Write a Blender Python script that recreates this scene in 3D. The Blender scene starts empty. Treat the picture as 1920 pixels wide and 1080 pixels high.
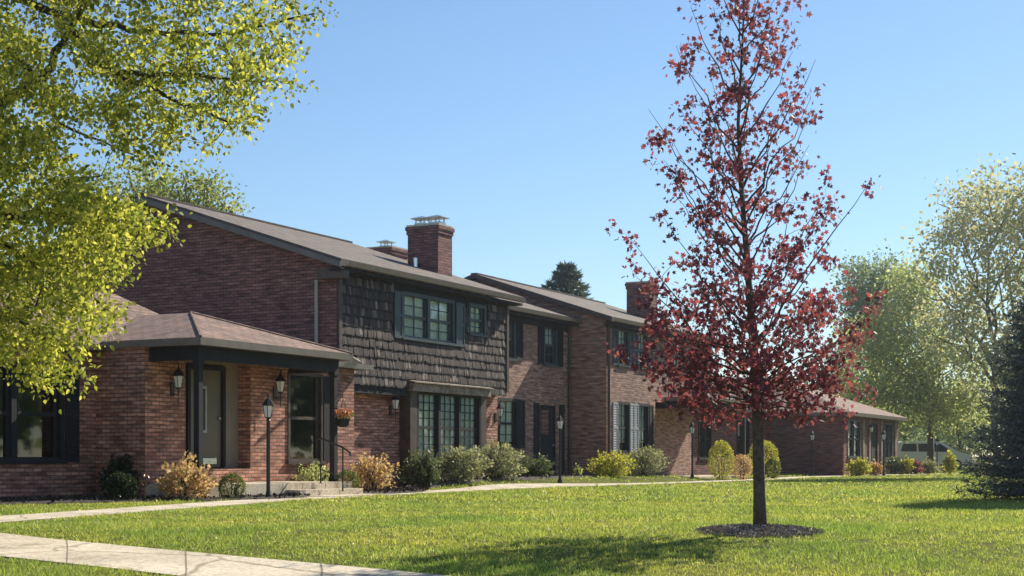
import bpy, bmesh, math, random
import numpy as np
from mathutils import Vector, Matrix

# ------------------------------------------------------------------ camera, sky, sun
SC = bpy.context.scene
COL = SC.collection
F = 2800.0            # focal length in photo pixels (photo 1920 wide)
EYE = 0.77            # eye height above the lawn
HOR = 860.0           # photo row of the horizon
cam_d = bpy.data.cameras.new("camera"); cam = bpy.data.objects.new("camera", cam_d); COL.objects.link(cam)
cam.location = (0, 0, EYE); cam.rotation_euler = (math.radians(90), 0, 0)
cam_d.sensor_width = 36; cam_d.lens = F / 1920 * 36; cam_d.shift_y = (HOR - 540) / 1920
cam_d.clip_start = 0.1; cam_d.clip_end = 3000
SC.camera = cam
SUN_AZ, SUN_EL = math.radians(41), math.radians(37)     # azimuth from +Y towards +X
W = bpy.data.worlds.new("World"); SC.world = W; W.use_nodes = True
wn = W.node_tree; bg = wn.nodes['Background']
sky = wn.nodes.new('ShaderNodeTexSky'); sky.sky_type = 'NISHITA'; sky.sun_disc = False
sky.sun_elevation = SUN_EL; sky.sun_rotation = SUN_AZ
sky.air_density = 1.15; sky.dust_density = 0.0; sky.ozone_density = 5.0; sky.altitude = 200
wn.links.new(sky.outputs[0], bg.inputs[0]); bg.inputs[1].default_value = 0.09
SUNV = Vector((math.sin(SUN_AZ) * math.cos(SUN_EL), math.cos(SUN_AZ) * math.cos(SUN_EL), math.sin(SUN_EL)))
sl = bpy.data.lights.new("sun", 'SUN'); sl.energy = 5.0; sl.angle = math.radians(0.55); sl.color = (1.0, 0.92, 0.76)
so = bpy.data.objects.new("sun", sl); COL.objects.link(so); so.rotation_euler = (-SUNV).to_track_quat('-Z', 'Y').to_euler()
so.location = (20, 20, 40)
SC.view_settings.view_transform = 'Standard'; SC.view_settings.look = 'None'
SC.view_settings.exposure = 0.55; SC.view_settings.gamma = 1.0
SC.render.engine = 'CYCLES'
SC.cycles.max_bounces = 8; SC.cycles.transparent_max_bounces = 12

random.seed(7); RNG = np.random.default_rng(7)

# ------------------------------------------------------------------ street frame: s runs along the row of houses, n towards the lawn
AL = math.radians(27.2); SA, CA = math.sin(AL), math.cos(AL)
HEAD = math.pi / 2 - AL
def XY(s, n): return (SA * s + CA * n, CA * s - SA * n)
def SN(x, y): return (SA * x + CA * y * 0 + CA * y, CA * x - SA * y)
def S_of(u, n):
    k = (u - 960) / F
    return -n * (CA + k * SA) / (SA - k * CA)
def Z_of(v, s, n): return EYE + (HOR - v) / F * (CA * s - SA * n)
def PX(u, v, Y): return Vector(((u - 960) / F * Y, Y, EYE + (HOR - v) / F * Y))
def GR(u, v):
    Y = F * EYE / (v - HOR)
    for _ in range(40): Y = Y * 0.5 + 0.5 * F * (EYE - dip(Y)) / (v - HOR)
    return ((u - 960) / F * Y, Y)
def dip(y):      # the lawn falls away gently in front of the young maple
    d = np.maximum(0, 16.8 - np.asarray(y, float)); return -0.06 * d * d / (d + 1.5)
def sstep(a, b, x):
    t = np.clip((x - a) / (b - a), 0, 1); return t * t * (3 - 2 * t)
def terrain(x, y):
    x = np.asarray(x, float); y = np.asarray(y, float)
    s = SA * x + CA * y; n = CA * x - SA * y
    r = sstep(17.6, 18.9, -n)
    amp = 0.2 * sstep(31, 35, s) * (1 - 0.65 * sstep(46, 53, s))
    return amp * r * (1 - sstep(60, 110, -n)) + dip(y)
def TZ(x, y): return float(terrain(x, y))

# ------------------------------------------------------------------ materials
MATS = {}
class NT:
    def __init__(s, name):
        s.m = bpy.data.materials.new(name); s.m.use_nodes = True; s.t = s.m.node_tree; s.b = s.t.nodes['Principled BSDF']; s.o = s.t.nodes['Material Output']
        MATS[name] = s.m
    def n(s, typ, **kw):
        nd = s.t.nodes.new('ShaderNode' + typ)
        for k, v in kw.items():
            if k.startswith('_'): setattr(nd, k[1:], v)
            else: nd.inputs[k.replace('__', ' ')].default_value = v
        return nd
    def l(s, a, b): s.t.links.new(a, b)
    def ramp(s, fac, stops):
        r = s.t.nodes.new('ShaderNodeValToRGB'); e = r.color_ramp.elements
        while len(e) < len(stops): e.new(0.5)
        for i, (p, c) in enumerate(stops): e[i].position = p; e[i].color = (*c, 1)
        s.l(fac, r.inputs[0]); return r
    def mix(s, fac, a, b, mode='MIX'):
        m = s.t.nodes.new('ShaderNodeMix'); m.data_type = 'RGBA'; m.blend_type = mode
        for sock, val in ((m.inputs[0], fac), (m.inputs[6], a), (m.inputs[7], b)):
            if isinstance(val, (int, float)): sock.default_value = val
            elif isinstance(val, tuple): sock.default_value = (*val, 1)
            else: s.l(val, sock)
        return m.outputs[2]
    def bump(s, h, strength=0.4, dist=0.02):
        b = s.n('Bump', Strength=strength, Distance=dist); s.l(h, b.inputs['Height']); s.l(b.outputs[0], s.b.inputs['Normal'])

def plain(name, col, rough=0.6, metal=0.0, var=0.25, scale=6.0, bump=0.0):
    t = NT(name); tc = t.n('TexCoord'); nz = t.n('TexNoise', Scale=scale, Detail=6.0)
    t.l(tc.outputs['Object'], nz.inputs['Vector'])
    a = tuple(c * (1 - var) for c in col); b = tuple(min(1, c * (1 + var)) for c in col)
    r = t.ramp(nz.outputs['Fac'], [(0.3, a), (0.7, b)]); t.l(r.outputs[0], t.b.inputs['Base Color'])
    t.b.inputs['Roughness'].default_value = rough; t.b.inputs['Metallic'].default_value = metal
    if bump: t.bump(nz.outputs['Fac'], bump)
    return t.m
def brick(name, c1, c2, mortar, dark=(0.05, 0.03, 0.03)):
    t = NT(name); uv = t.n('UVMap')
    bt = t.t.nodes.new('ShaderNodeTexBrick'); t.l(uv.outputs[0], bt.inputs['Vector'])
    bt.offset = 0.5; bt.inputs['Scale'].default_value = 1.0; bt.inputs['Brick Width'].default_value = 0.215
    bt.inputs['Row Height'].default_value = 0.075; bt.inputs['Mortar Size'].default_value = 0.011; bt.inputs['Mortar Smooth'].default_value = 0.2
    bt.inputs['Color1'].default_value = (*c1, 1); bt.inputs['Color2'].default_value = (*c2, 1); bt.inputs['Mortar'].default_value = (*mortar, 1); bt.inputs['Bias'].default_value = -0.1
    mp = t.n('Mapping'); mp.inputs['Scale'].default_value = (2.3, 13.33, 1); t.l(uv.outputs[0], mp.inputs['Vector'])
    wn_ = t.n('TexNoise', Scale=1.0, Detail=2.0); t.l(mp.outputs[0], wn_.inputs['Vector'])
    big = t.n('TexNoise', Scale=0.5, Detail=4.0); t.l(uv.outputs[0], big.inputs['Vector'])
    r1 = t.ramp(wn_.outputs['Fac'], [(0.34, (0.55, 0.5, 0.52)), (0.5, (1, 1, 1)), (0.68, (1.45, 1.4, 1.4))])
    c = t.mix(1.0, bt.outputs['Color'], r1.outputs[0], 'MULTIPLY')
    r2 = t.ramp(big.outputs['Fac'], [(0.3, (0.75, 0.75, 0.78)), (0.7, (1.2, 1.18, 1.15))])
    c = t.mix(1.0, c, r2.outputs[0], 'MULTIPLY')
    t.l(c, t.b.inputs['Base Color']); t.b.inputs['Roughness'].default_value = 0.85
    inv = t.n('Math', _operation='SUBTRACT'); inv.inputs[0].default_value = 1.0; t.l(bt.outputs['Fac'], inv.inputs[1])
    add = t.n('Math', _operation='ADD'); t.l(inv.outputs[0], add.inputs[0]); ml = t.n('Math', _operation='MULTIPLY'); t.l(wn_.outputs['Fac'], ml.inputs[0]); ml.inputs[1].default_value = 0.5; t.l(ml.outputs[0], add.inputs[1])
    t.bump(add.outputs[0], 0.7, 0.012)
    return t.m
def roofing(name, c1, c2):
    t = NT(name); uv = t.n('UVMap')
    bt = t.t.nodes.new('ShaderNodeTexBrick'); t.l(uv.outputs[0], bt.inputs['Vector'])
    bt.inputs['Scale'].default_value = 1.0; bt.inputs['Brick Width'].default_value = 0.33; bt.inputs['Row Height'].default_value = 0.145
    bt.inputs['Mortar Size'].default_value = 0.02; bt.inputs['Color1'].default_value = (*c1, 1); bt.inputs['Color2'].default_value = (*c2, 1); bt.inputs['Mortar'].default_value = tuple(c * 0.45 for c in c1) + (1,)
    nz = t.n('TexNoise', Scale=2.0, Detail=8.0, Roughness=0.75); t.l(uv.outputs[0], nz.inputs['Vector'])
    fine = t.n('TexNoise', Scale=60.0, Detail=2.0); t.l(uv.outputs[0], fine.inputs['Vector'])
    r = t.ramp(nz.outputs['Fac'], [(0.32, (0.45, 0.45, 0.47)), (0.5, (1, 1, 1)), (0.68, (1.45, 1.36, 1.28))])
    c = t.mix(1.0, bt.outputs['Color'], r.outputs[0], 'MULTIPLY')
    rf = t.ramp(fine.outputs['Fac'], [(0.3, (0.75, 0.75, 0.75)), (0.7, (1.25, 1.25, 1.25))])
    c = t.mix(1.0, c, rf.outputs[0], 'MULTIPLY')
    t.l(c, t.b.inputs['Base Color']); t.b.inputs['Roughness'].default_value = 0.9
    t.bump(c, 0.5, 0.02)
    return t.m
def leafmat(name, cols, trans=0.45, rough=0.5, boost=1.6):
    t = NT(name); g = t.n('NewGeometry')
    k = len(cols); r = t.ramp(g.outputs['Random Per Island'], [((i + 0.5) / k, c) for i, c in enumerate(cols)])
    t.l(r.outputs[0], t.b.inputs['Base Color']); t.b.inputs['Roughness'].default_value = rough
    t.b.inputs['Specular IOR Level'].default_value = (0.12 if 'maple' in name else 0.3) if rough < 0.9 else 0.02
    tr = t.n('BsdfTranslucent'); c2 = t.mix(1.0, r.outputs[0], (boost, boost, boost * 0.7), 'MULTIPLY'); t.l(c2, tr.inputs[0])
    mx = t.n('MixShader'); mx.inputs[0].default_value = trans; t.l(t.b.outputs[0], mx.inputs[1]); t.l(tr.outputs[0], mx.inputs[2]); t.l(mx.outputs[0], t.o.inputs[0])
    return t.m
def glassmat(name, tint=(0.8, 0.86, 0.84), refl=0.1):
    t = NT(name)
    tr = t.n('BsdfTransparent'); tr.inputs[0].default_value = (*tint, 1)
    gl = t.n('BsdfGlossy', Roughness=0.03); gl.inputs[0].default_value = (0.9, 0.95, 0.95, 1)
    lw = t.n('Fresnel', IOR=1.6)
    ad = t.n('Math', _operation='ADD'); t.l(lw.outputs[0], ad.inputs[0]); ad.inputs[1].default_value = refl
    nz = t.n('TexNoise', Scale=1.5); b = t.n('Bump', Strength=0.04, Distance=0.05); t.l(nz.outputs['Fac'], b.inputs['Height']); t.l(b.outputs[0], gl.inputs['Normal'])
    mx = t.n('MixShader'); t.l(ad.outputs[0], mx.inputs[0]); t.l(tr.outputs[0], mx.inputs[1]); t.l(gl.outputs[0], mx.inputs[2]); t.l(mx.outputs[0], t.o.inputs[0])
    return t.m

brick('brick_red', (0.36, 0.145, 0.095), (0.62, 0.32, 0.22), (0.16, 0.11, 0.09))
brick('brick_plum', (0.20, 0.082, 0.072), (0.31, 0.14, 0.115), (0.085, 0.055, 0.052))
brick('brick_brown', (0.30, 0.165, 0.125), (0.46, 0.285, 0.215), (0.22, 0.16, 0.135))
roofing('roof_grey', (0.20, 0.162, 0.138), (0.12, 0.096, 0.082))
roofing('roof_brown', (0.30, 0.195, 0.155), (0.20, 0.13, 0.105))
plain('trim_dark', (0.016, 0.016, 0.019), 0.85, var=0.3, scale=3)
plain('trim_teal', (0.045, 0.065, 0.072), 0.5, var=0.25, scale=4)
plain('trim_brown', (0.075, 0.05, 0.038), 0.6, var=0.35, scale=5, bump=0.2)
plain('trim_beige', (0.24, 0.205, 0.16), 0.6, var=0.12, scale=4)
plain('trim_pale', (0.40, 0.42, 0.43), 0.45, var=0.15, scale=5)
plain('soffit', (0.09, 0.075, 0.06), 0.7, var=0.2)
plain('gutter_tan', (0.17, 0.14, 0.11), 0.4, var=0.15)
plain('gutter_pale', (0.36, 0.32, 0.29), 0.4, var=0.1)
plain('wood_weathered', (0.24, 0.19, 0.155), 0.8, var=0.5, scale=9, bump=0.3)
plain('metal_black', (0.015, 0.015, 0.016), 0.35, var=0.2)
plain('metal_galv', (0.45, 0.47, 0.48), 0.35, 0.7, var=0.2)
plain('flashing', (0.75, 0.76, 0.78), 0.25, 0.8, var=0.1)
plain('door_paint', (0.15, 0.13, 0.095), 0.45, var=0.1, scale=2)
plain('curtain', (0.85, 0.90, 0.84), 0.9, var=0.12, scale=14)
plain('interior', (0.02, 0.02, 0.022), 0.9, var=0.2)
plain('bark', (0.085, 0.066, 0.054), 0.9, var=0.45, scale=22, bump=0.8)
plain('bark_dark', (0.045, 0.036, 0.03), 0.9, var=0.4, scale=20, bump=0.8)
plain('bark_pale', (0.17, 0.15, 0.13), 0.9, var=0.4, scale=12, bump=0.6)
plain('van_paint', (0.72, 0.73, 0.75), 0.25, 0.3, var=0.03)
plain('rubber', (0.02, 0.02, 0.02), 0.8)
plain('car_glass', (0.03, 0.035, 0.04), 0.08)
plain('white_paint', (0.75, 0.75, 0.73), 0.5, var=0.06)
plain('lamp_frost', (0.78, 0.79, 0.76), 0.25, var=0.05)
plain('copper', (0.20, 0.11, 0.07), 0.4, 0.6, var=0.3)
glassmat('glass', (0.94, 0.97, 0.95), 0.06); glassmat('lamp_glass', (0.9, 0.92, 0.9), 0.12)
glassmat('glass_dark', (0.45, 0.5, 0.5), 0.04)
leafmat('leaf_maple_green', [(0.12, 0.15, 0.03), (0.22, 0.245, 0.045), (0.33, 0.335, 0.065), (0.44, 0.42, 0.10)], 0.5, 0.45, 1.9)
leafmat('leaf_maple_red', [(0.12, 0.04, 0.056), (0.20, 0.05, 0.072), (0.34, 0.074, 0.104), (0.16, 0.07, 0.07), (0.13, 0.044, 0.084)], 0.42, 0.5, 1.9)
leafmat('leaf_pale', [(0.17, 0.21, 0.06), (0.24, 0.27, 0.08), (0.29, 0.29, 0.10), (0.21, 0.25, 0.09)], 0.5)
leafmat('leaf_orange_tint', [(0.40, 0.38, 0.26), (0.48, 0.42, 0.27), (0.36, 0.39, 0.26), (0.33, 0.37, 0.26)], 0.5)
leafmat('leaf_olive', [(0.22, 0.26, 0.12), (0.32, 0.35, 0.155), (0.42, 0.43, 0.21)], 0.55, 0.5, 1.7)
leafmat('leaf_dusky', [(0.16, 0.21, 0.13), (0.21, 0.26, 0.15), (0.26, 0.31, 0.16)], 0.45)
leafmat('needle_blue', [(0.055, 0.072, 0.074), (0.095, 0.118, 0.118), (0.15, 0.18, 0.178)], 0.18)
leafmat('needle_green', [(0.045, 0.07, 0.045), (0.075, 0.105, 0.065), (0.11, 0.14, 0.085)], 0.2)
leafmat('leaf_tan', [(0.42, 0.26, 0.13), (0.55, 0.38, 0.21), (0.40, 0.32, 0.15), (0.58, 0.38, 0.25)], 0.4)
leafmat('leaf_box', [(0.06, 0.085, 0.02), (0.12, 0.145, 0.028), (0.20, 0.215, 0.04)], 0.35)
leafmat('leaf_juniper', [(0.07, 0.095, 0.045), (0.12, 0.15, 0.07), (0.17, 0.195, 0.095)], 0.3)
leafmat('leaf_sage', [(0.17, 0.185, 0.105), (0.25, 0.26, 0.155), (0.35, 0.35, 0.23)], 0.4)
leafmat('leaf_gold', [(0.24, 0.26, 0.045), (0.36, 0.35, 0.06), (0.47, 0.43, 0.08)], 0.45)
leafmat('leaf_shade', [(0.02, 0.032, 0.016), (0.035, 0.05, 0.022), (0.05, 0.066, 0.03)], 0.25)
leafmat('petal_orange', [(0.62, 0.16, 0.06), (0.7, 0.25, 0.12), (0.55, 0.12, 0.08)], 0.3)
leafmat('petal_yellow', [(0.7, 0.62, 0.12), (0.75, 0.7, 0.4)], 0.3)
leafmat('mulch_chip', [(0.04, 0.03, 0.025), (0.07, 0.053, 0.043), (0.12, 0.095, 0.078)], 0.0, 1.0)
leafmat('mulch_chip_pale', [(0.25, 0.205, 0.17), (0.36, 0.30, 0.25), (0.46, 0.40, 0.34), (0.18, 0.15, 0.125)], 0.0, 1.0)
plain('mulch_soil', (0.045, 0.036, 0.03), 0.95, var=0.4, scale=12, bump=0.6)

def shake_material():
    t = NT('shake'); g = t.n('NewGeometry'); tc = t.n('TexCoord')
    r = t.ramp(g.outputs['Random Per Island'], [(0.05, (0.02, 0.013, 0.012)), (0.45, (0.04, 0.026, 0.0225)), (0.8, (0.066, 0.044, 0.038)), (0.97, (0.20, 0.155, 0.135))])
    mp = t.n('Mapping'); mp.inputs['Scale'].default_value = (30, 30, 2.5); t.l(tc.outputs['Object'], mp.inputs[0])
    nz = t.n('TexNoise', Scale=1.0, Detail=5.0); t.l(mp.outputs[0], nz.inputs['Vector'])
    r2 = t.ramp(nz.outputs['Fac'], [(0.3, (0.55, 0.53, 0.53)), (0.68, (1.7, 1.65, 1.6))])
    c = t.mix(1.0, r.outputs[0], r2.outputs[0], 'MULTIPLY'); t.l(c, t.b.inputs['Base Color']); t.b.inputs['Roughness'].default_value = 0.75
    t.bump(nz.outputs['Fac'], 0.6, 0.02)
shake_material()
plain('shake_butt_shade', (0.028, 0.021, 0.021), 0.8, var=0.35, scale=14)  # dark colour imitating the shadow line under each course
def concrete_material():
    t = NT('concrete'); tc = t.n('TexCoord'); uv = t.n('UVMap')
    nz = t.n('TexNoise', Scale=0.9, Detail=8.0, Roughness=0.65); t.l(tc.outputs['Object'], nz.inputs['Vector'])
    fn = t.n('TexNoise', Scale=22.0, Detail=5.0, Roughness=0.7); t.l(tc.outputs['Object'], fn.inputs['Vector'])
    r = t.ramp(nz.outputs['Fac'], [(0.3, (0.46, 0.385, 0.285)), (0.55, (0.63, 0.54, 0.41)), (0.75, (0.72, 0.63, 0.49))])
    r2 = t.ramp(fn.outputs['Fac'], [(0.3, (0.55, 0.54, 0.52)), (0.5, (1, 1, 1)), (0.7, (1.22, 1.22, 1.22))])
    c = t.mix(1.0, r.outputs[0], r2.outputs[0], 'MULTIPLY')
    bt = t.t.nodes.new('ShaderNodeTexBrick'); t.l(uv.outputs[0], bt.inputs['Vector']); bt.offset = 0.0
    bt.inputs['Scale'].default_value = 1.0; bt.inputs['Brick Width'].default_value = 1.5; bt.inputs['Row Height'].default_value = 50.0; bt.inputs['Mortar Size'].default_value = 0.012
    bt.inputs['Color1'].default_value = bt.inputs['Color2'].default_value = (1, 1, 1, 1); bt.inputs['Mortar'].default_value = (0.4, 0.37, 0.33, 1)
    c = t.mix(1.0, c, bt.outputs['Color'], 'MULTIPLY')
    st = t.n('TexNoise', Scale=2.3, Detail=9.0, Roughness=0.75, Distortion=0.6); t.l(tc.outputs['Object'], st.inputs['Vector'])
    r3 = t.ramp(st.outputs['Fac'], [(0.34, (0.62, 0.59, 0.54)), (0.48, (1, 1, 1)), (0.62, (1.08, 1.07, 1.05))]); c = t.mix(1.0, c, r3.outputs[0], 'MULTIPLY')
    wp = t.n('TexNoise', Scale=1.6, Detail=4.0); t.l(tc.outputs['Object'], wp.inputs['Vector']); wv = t.mix(0.25, tc.outputs['Object'], wp.outputs['Color'])
    vo = t.n('TexVoronoi', _feature='DISTANCE_TO_EDGE', Scale=0.55); t.l(wv, vo.inputs['Vector'])
    r4 = t.ramp(vo.outputs['Distance'], [(0.004, (0.45, 0.41, 0.36)), (0.012, (1, 1, 1))]); c = t.mix(0.8, c, r4.outputs[0], 'MULTIPLY')
    t.l(c, t.b.inputs['Base Color']); t.b.inputs['Roughness'].default_value = 0.9; t.bump(fn.outputs['Fac'], 0.35, 0.01)
concrete_material()
def lawn_material():
    t = NT('lawn_soil'); tc = t.n('TexCoord')
    nz = t.n('TexNoise', Scale=0.35, Detail=6.0); t.l(tc.outputs['Object'], nz.inputs['Vector'])
    fn = t.n('TexNoise', Scale=9.0, Detail=8.0, Roughness=0.75); t.l(tc.outputs['Object'], fn.inputs['Vector'])
    r = t.ramp(nz.outputs['Fac'], [(0.3, (0.10, 0.11, 0.022)), (0.7, (0.15, 0.155, 0.035))])
    r2 = t.ramp(fn.outputs['Fac'], [(0.3, (0.5, 0.5, 0.5)), (0.7, (1.4, 1.4, 1.3))])
    c = t.mix(1.0, r.outputs[0], r2.outputs[0], 'MULTIPLY')
    t.l(c, t.b.inputs['Base Color']); t.b.inputs['Roughness'].default_value = 0.95; t.b.inputs['Specular IOR Level'].default_value = 0.1
    t.bump(fn.outputs['Fac'], 0.8, 0.05)
lawn_material()
def grass_material():
    t = NT('grass_blade'); g = t.n('NewGeometry'); tc = t.n('TexCoord')
    r = t.ramp(g.outputs['Random Per Island'], [(0.08, (0.165, 0.22, 0.044)), (0.45, (0.27, 0.335, 0.064)), (0.8, (0.39, 0.43, 0.095)), (0.97, (0.60, 0.56, 0.24))])
    nz = t.n('TexNoise', Scale=0.45, Detail=5.0); t.l(tc.outputs['Object'], nz.inputs['Vector'])
    r2 = t.ramp(nz.outputs['Fac'], [(0.3, (0.66, 0.82, 0.75)), (0.5, (1, 1, 1)), (0.7, (1.32, 1.14, 1.12))])
    n3 = t.n('TexNoise', Scale=2.2, Detail=4.0); t.l(tc.outputs['Object'], n3.inputs['Vector']); r3 = t.ramp(n3.outputs['Fac'], [(0.3, (0.78, 0.84, 0.8)), (0.7, (1.18, 1.14, 1.15))])
    c = t.mix(1.0, r.outputs[0], r2.outputs[0], 'MULTIPLY'); c = t.mix(1.0, c, r3.outputs[0], 'MULTIPLY')
    t.l(c, t.b.inputs['Base Color']); t.b.inputs['Roughness'].default_value = 0.45; t.b.inputs['Specular IOR Level'].default_value = 0.3
    tr = t.n('BsdfTranslucent'); c2 = t.mix(1.0, c, (1.7, 1.7, 1.2), 'MULTIPLY'); t.l(c2, tr.inputs[0])
    mx = t.n('MixShader'); mx.inputs[0].default_value = 0.45; t.l(t.b.outputs[0], mx.inputs[1]); t.l(tr.outputs[0], mx.inputs[2]); t.l(mx.outputs[0], t.o.inputs[0])
grass_material()

# ------------------------------------------------------------------ mesh helpers
def tag(o, label=None, cat=None, group=None, kind=None):
    if label: o['label'] = label
    if cat: o['category'] = cat
    if group: o['group'] = group
    if kind: o['kind'] = kind
    return o
def empty(name, loc, rz=0.0):
    o = bpy.data.objects.new(name, None); COL.objects.link(o); o.location = loc; o.rotation_euler = (0, 0, rz); o.empty_display_size = 0.2
    return o
def copy_tree(o, parent=None):
    c = o.copy(); COL.objects.link(c); c.parent = parent
    for ch in list(o.children): copy_tree(ch, c)
    return c
class MB:
    """Collects faces in a frame: plain x, y, z, or (house frame) s, n, z measured from a house's base point."""
    def __init__(s, org=None): s.v = []; s.f = []; s.fm = []; s.mi = 0; s.org = org; s.smooth = False
    def p(s, q):
        if s.org is None: return tuple(q)
        return (q[0] - s.org[0], -(q[1] - s.org[1]), q[2])
    def poly(s, pts):
        i = len(s.v); s.v += [s.p(q) for q in pts]; s.f.append(tuple(range(i, i + len(pts)))); s.fm.append(s.mi); return s
    def box(s, x0, x1, y0, y1, z0, z1):
        i = len(s.v)
        s.v += [s.p(q) for q in ((x0, y0, z0), (x1, y0, z0), (x1, y1, z0), (x0, y1, z0), (x0, y0, z1), (x1, y0, z1), (x1, y1, z1), (x0, y1, z1))]
        for f in ((0, 3, 2, 1), (4, 5, 6, 7), (0, 1, 5, 4), (1, 2, 6, 5), (2, 3, 7, 6), (3, 0, 4, 7)):
            s.f.append(tuple(i + k for k in f)); s.fm.append(s.mi)
        return s
    def prism(s, poly, off):
        """poly (3-D points) swept by off."""
        i = len(s.v); k = len(poly)
        s.v += [s.p(q) for q in poly] + [s.p((q[0] + off[0], q[1] + off[1], q[2] + off[2])) for q in poly]
        s.f.append(tuple(range(i, i + k))); s.f.append(tuple(range(i + 2 * k - 1, i + k - 1, -1))); s.fm += [s.mi] * 2
        for a in range(k):
            b = (a + 1) % k; s.f.append((i + a, i + b, i + k + b, i + k + a)); s.fm.append(s.mi)
        return s
    def tube(s, pts, rad, sides=8, cap=True):
        pts = [Vector(s.p(q)) for q in pts]; m = len(pts)
        if not hasattr(rad, '__len__'): rad = [rad] * m
        base = len(s.v); ref = None
        for j in range(m):
            d = (pts[min(j + 1, m - 1)] - pts[max(j - 1, 0)]).normalized()
            if ref is None: ref = Vector((1, 0, 0)) if abs(d.x) < 0.8 else Vector((0, 1, 0))
            a = (ref - d * ref.dot(d)).normalized(); b = d.cross(a); ref = a
            for k in range(sides):
                an = 2 * math.pi * k / sides; q = pts[j] + (a * math.cos(an) + b * math.sin(an)) * rad[j]; s.v.append(tuple(q))
        for j in range(m - 1):
            for k in range(sides):
                k2 = (k + 1) % sides
                s.f.append((base + j * sides + k, base + j * sides + k2, base + (j + 1) * sides + k2, base + (j + 1) * sides + k)); s.fm.append(s.mi)
        if cap:
            s.f.append(tuple(base + k for k in range(sides))[::-1]); s.f.append(tuple(base + (m - 1) * sides + k for k in range(sides))); s.fm += [s.mi] * 2
        return s
    def lathe(s, c, prof, seg=12, ax='z'):
        base = len(s.v); c = Vector(s.p(c))
        for r, h in prof:
            for k in range(seg):
                an = 2 * math.pi * (k + 0.5) / seg; a, b = r * math.cos(an), r * math.sin(an)
                s.v.append(tuple(c + (Vector((a, b, h)) if ax == 'z' else Vector((a, h, b)))))
        m = len(prof)
        for j in range(m - 1):
            for k in range(seg):
                k2 = (k + 1) % seg
                s.f.append((base + j * seg + k, base + j * seg + k2, base + (j + 1) * seg + k2, base + (j + 1) * seg + k)); s.fm.append(s.mi)
        s.f.append(tuple(base + k for k in range(seg))[::-1]); s.f.append(tuple(base + (m - 1) * seg + k for k in range(seg))); s.fm += [s.mi] * 2
        return s
    def build(s, name, mats, parent=None, label=None, loc=None, smooth=None, recalc=True):
        me = bpy.data.meshes.new(name); me.from_pydata(s.v, [], s.f)
        for m in (mats if isinstance(mats, (list, tuple)) else [mats]): me.materials.append(MATS[m])
        me.polygons.foreach_set('material_index', s.fm)
        if recalc:
            bm = bmesh.new(); bm.from_mesh(me); bmesh.ops.recalc_face_normals(bm, faces=bm.faces); bm.to_mesh(me); bm.free()
        uvl = me.uv_layers.new(name='UVMap')
        for p in me.polygons:
            n = p.normal
            if abs(n.z) > 0.93: t = Vector((1, 0, 0)); b = Vector((0, 1, 0))
            else: t = Vector((-n.y, n.x, 0)).normalized(); b = n.cross(t)
            for li in p.loop_indices:
                q = me.vertices[me.loops[li].vertex_index].co; uvl.data[li].uv = (q.dot(t), q.dot(b))
        if smooth: me.polygons.foreach_set('use_smooth', [True] * len(me.polygons))
        o = bpy.data.objects.new(name, me); COL.objects.link(o); o.parent = parent
        if loc is not None: o.location = loc
        if label: o['label'] = label
        return o

def soup(name, verts, fsize, mats, parent=None, fidx=None, extra=None):
    """One mesh from an array of separate polygons: verts (N, fsize, 3)."""
    N = verts.shape[0]
    me = bpy.data.meshes.new(name)
    me.vertices.add(N * fsize); me.vertices.foreach_set('co', verts.reshape(-1).astype(np.float32))
    me.loops.add(N * fsize); me.loops.foreach_set('vertex_index', np.arange(N * fsize, dtype=np.int32))
    me.polygons.add(N); me.polygons.foreach_set('loop_start', np.arange(0, N * fsize, fsize, dtype=np.int32))
    me.polygons.foreach_set('loop_total', np.full(N, fsize, dtype=np.int32))
    for m in (mats if isinstance(mats, (list, tuple)) else [mats]): me.materials.append(MATS[m])
    if fidx is not None: me.polygons.foreach_set('material_index', fidx.astype(np.int32))
    me.update(calc_edges=True)
    o = bpy.data.objects.new(name, me); COL.objects.link(o); o.parent = parent
    return o

LEAF_OVAL = np.array([(0, 0, 0), (0.28, 0.22, 0.05), (0.3, 0.55, 0.06), (0, 1.0, -0.08), (-0.3, 0.55, 0.06), (-0.28, 0.22, 0.05)])
LEAF_MAPLE = np.array([(0, 0, 0), (0.42, 0.02, 0.02), (0.27, 0.28, 0.04), (0.56, 0.62, -0.04), (0.2, 0.58, 0.03), (0, 1.0, -0.08), (-0.2, 0.58, 0.03), (-0.56, 0.62, -0.04), (-0.27, 0.28, 0.04), (-0.42, 0.02, 0.02)])
LEAF_NARROW = np.array([(0, 0, 0), (0.09, 0.4, 0.02), (0, 1.0, -0.05), (-0.09, 0.4, 0.02)])
def place_leaves(pos, size, tmpl, up=0.6, direc=None, rng=RNG, droop=0.0):
    """Leaves at pos (N,3); their normals lean upwards by `up`; direc: the way the tips point."""
    N = len(pos)
    nrm = rng.normal(size=(N, 3)); nrm /= np.linalg.norm(nrm, axis=1)[:, None]; nrm[:, 2] = nrm[:, 2] * (1 - up) + up * np.sign(rng.random(N) - 0.08)
    nrm /= np.linalg.norm(nrm, axis=1)[:, None]
    d = rng.normal(size=(N, 3)) if direc is None else direc + rng.normal(size=(N, 3)) * 0.45
    d[:, 2] -= droop
    d -= nrm * np.sum(d * nrm, 1)[:, None]; d /= (np.linalg.norm(d, axis=1)[:, None] + 1e-9)
    x = np.cross(d, nrm)
    sz = (np.asarray(size) * rng.uniform(0.55, 1.35, N))[:, None, None]
    return pos[:, None, :] + sz * (tmpl[None, :, 0:1] * x[:, None, :] + tmpl[None, :, 1:2] * d[:, None, :] + tmpl[None, :, 2:3] * nrm[:, None, :])

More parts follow.
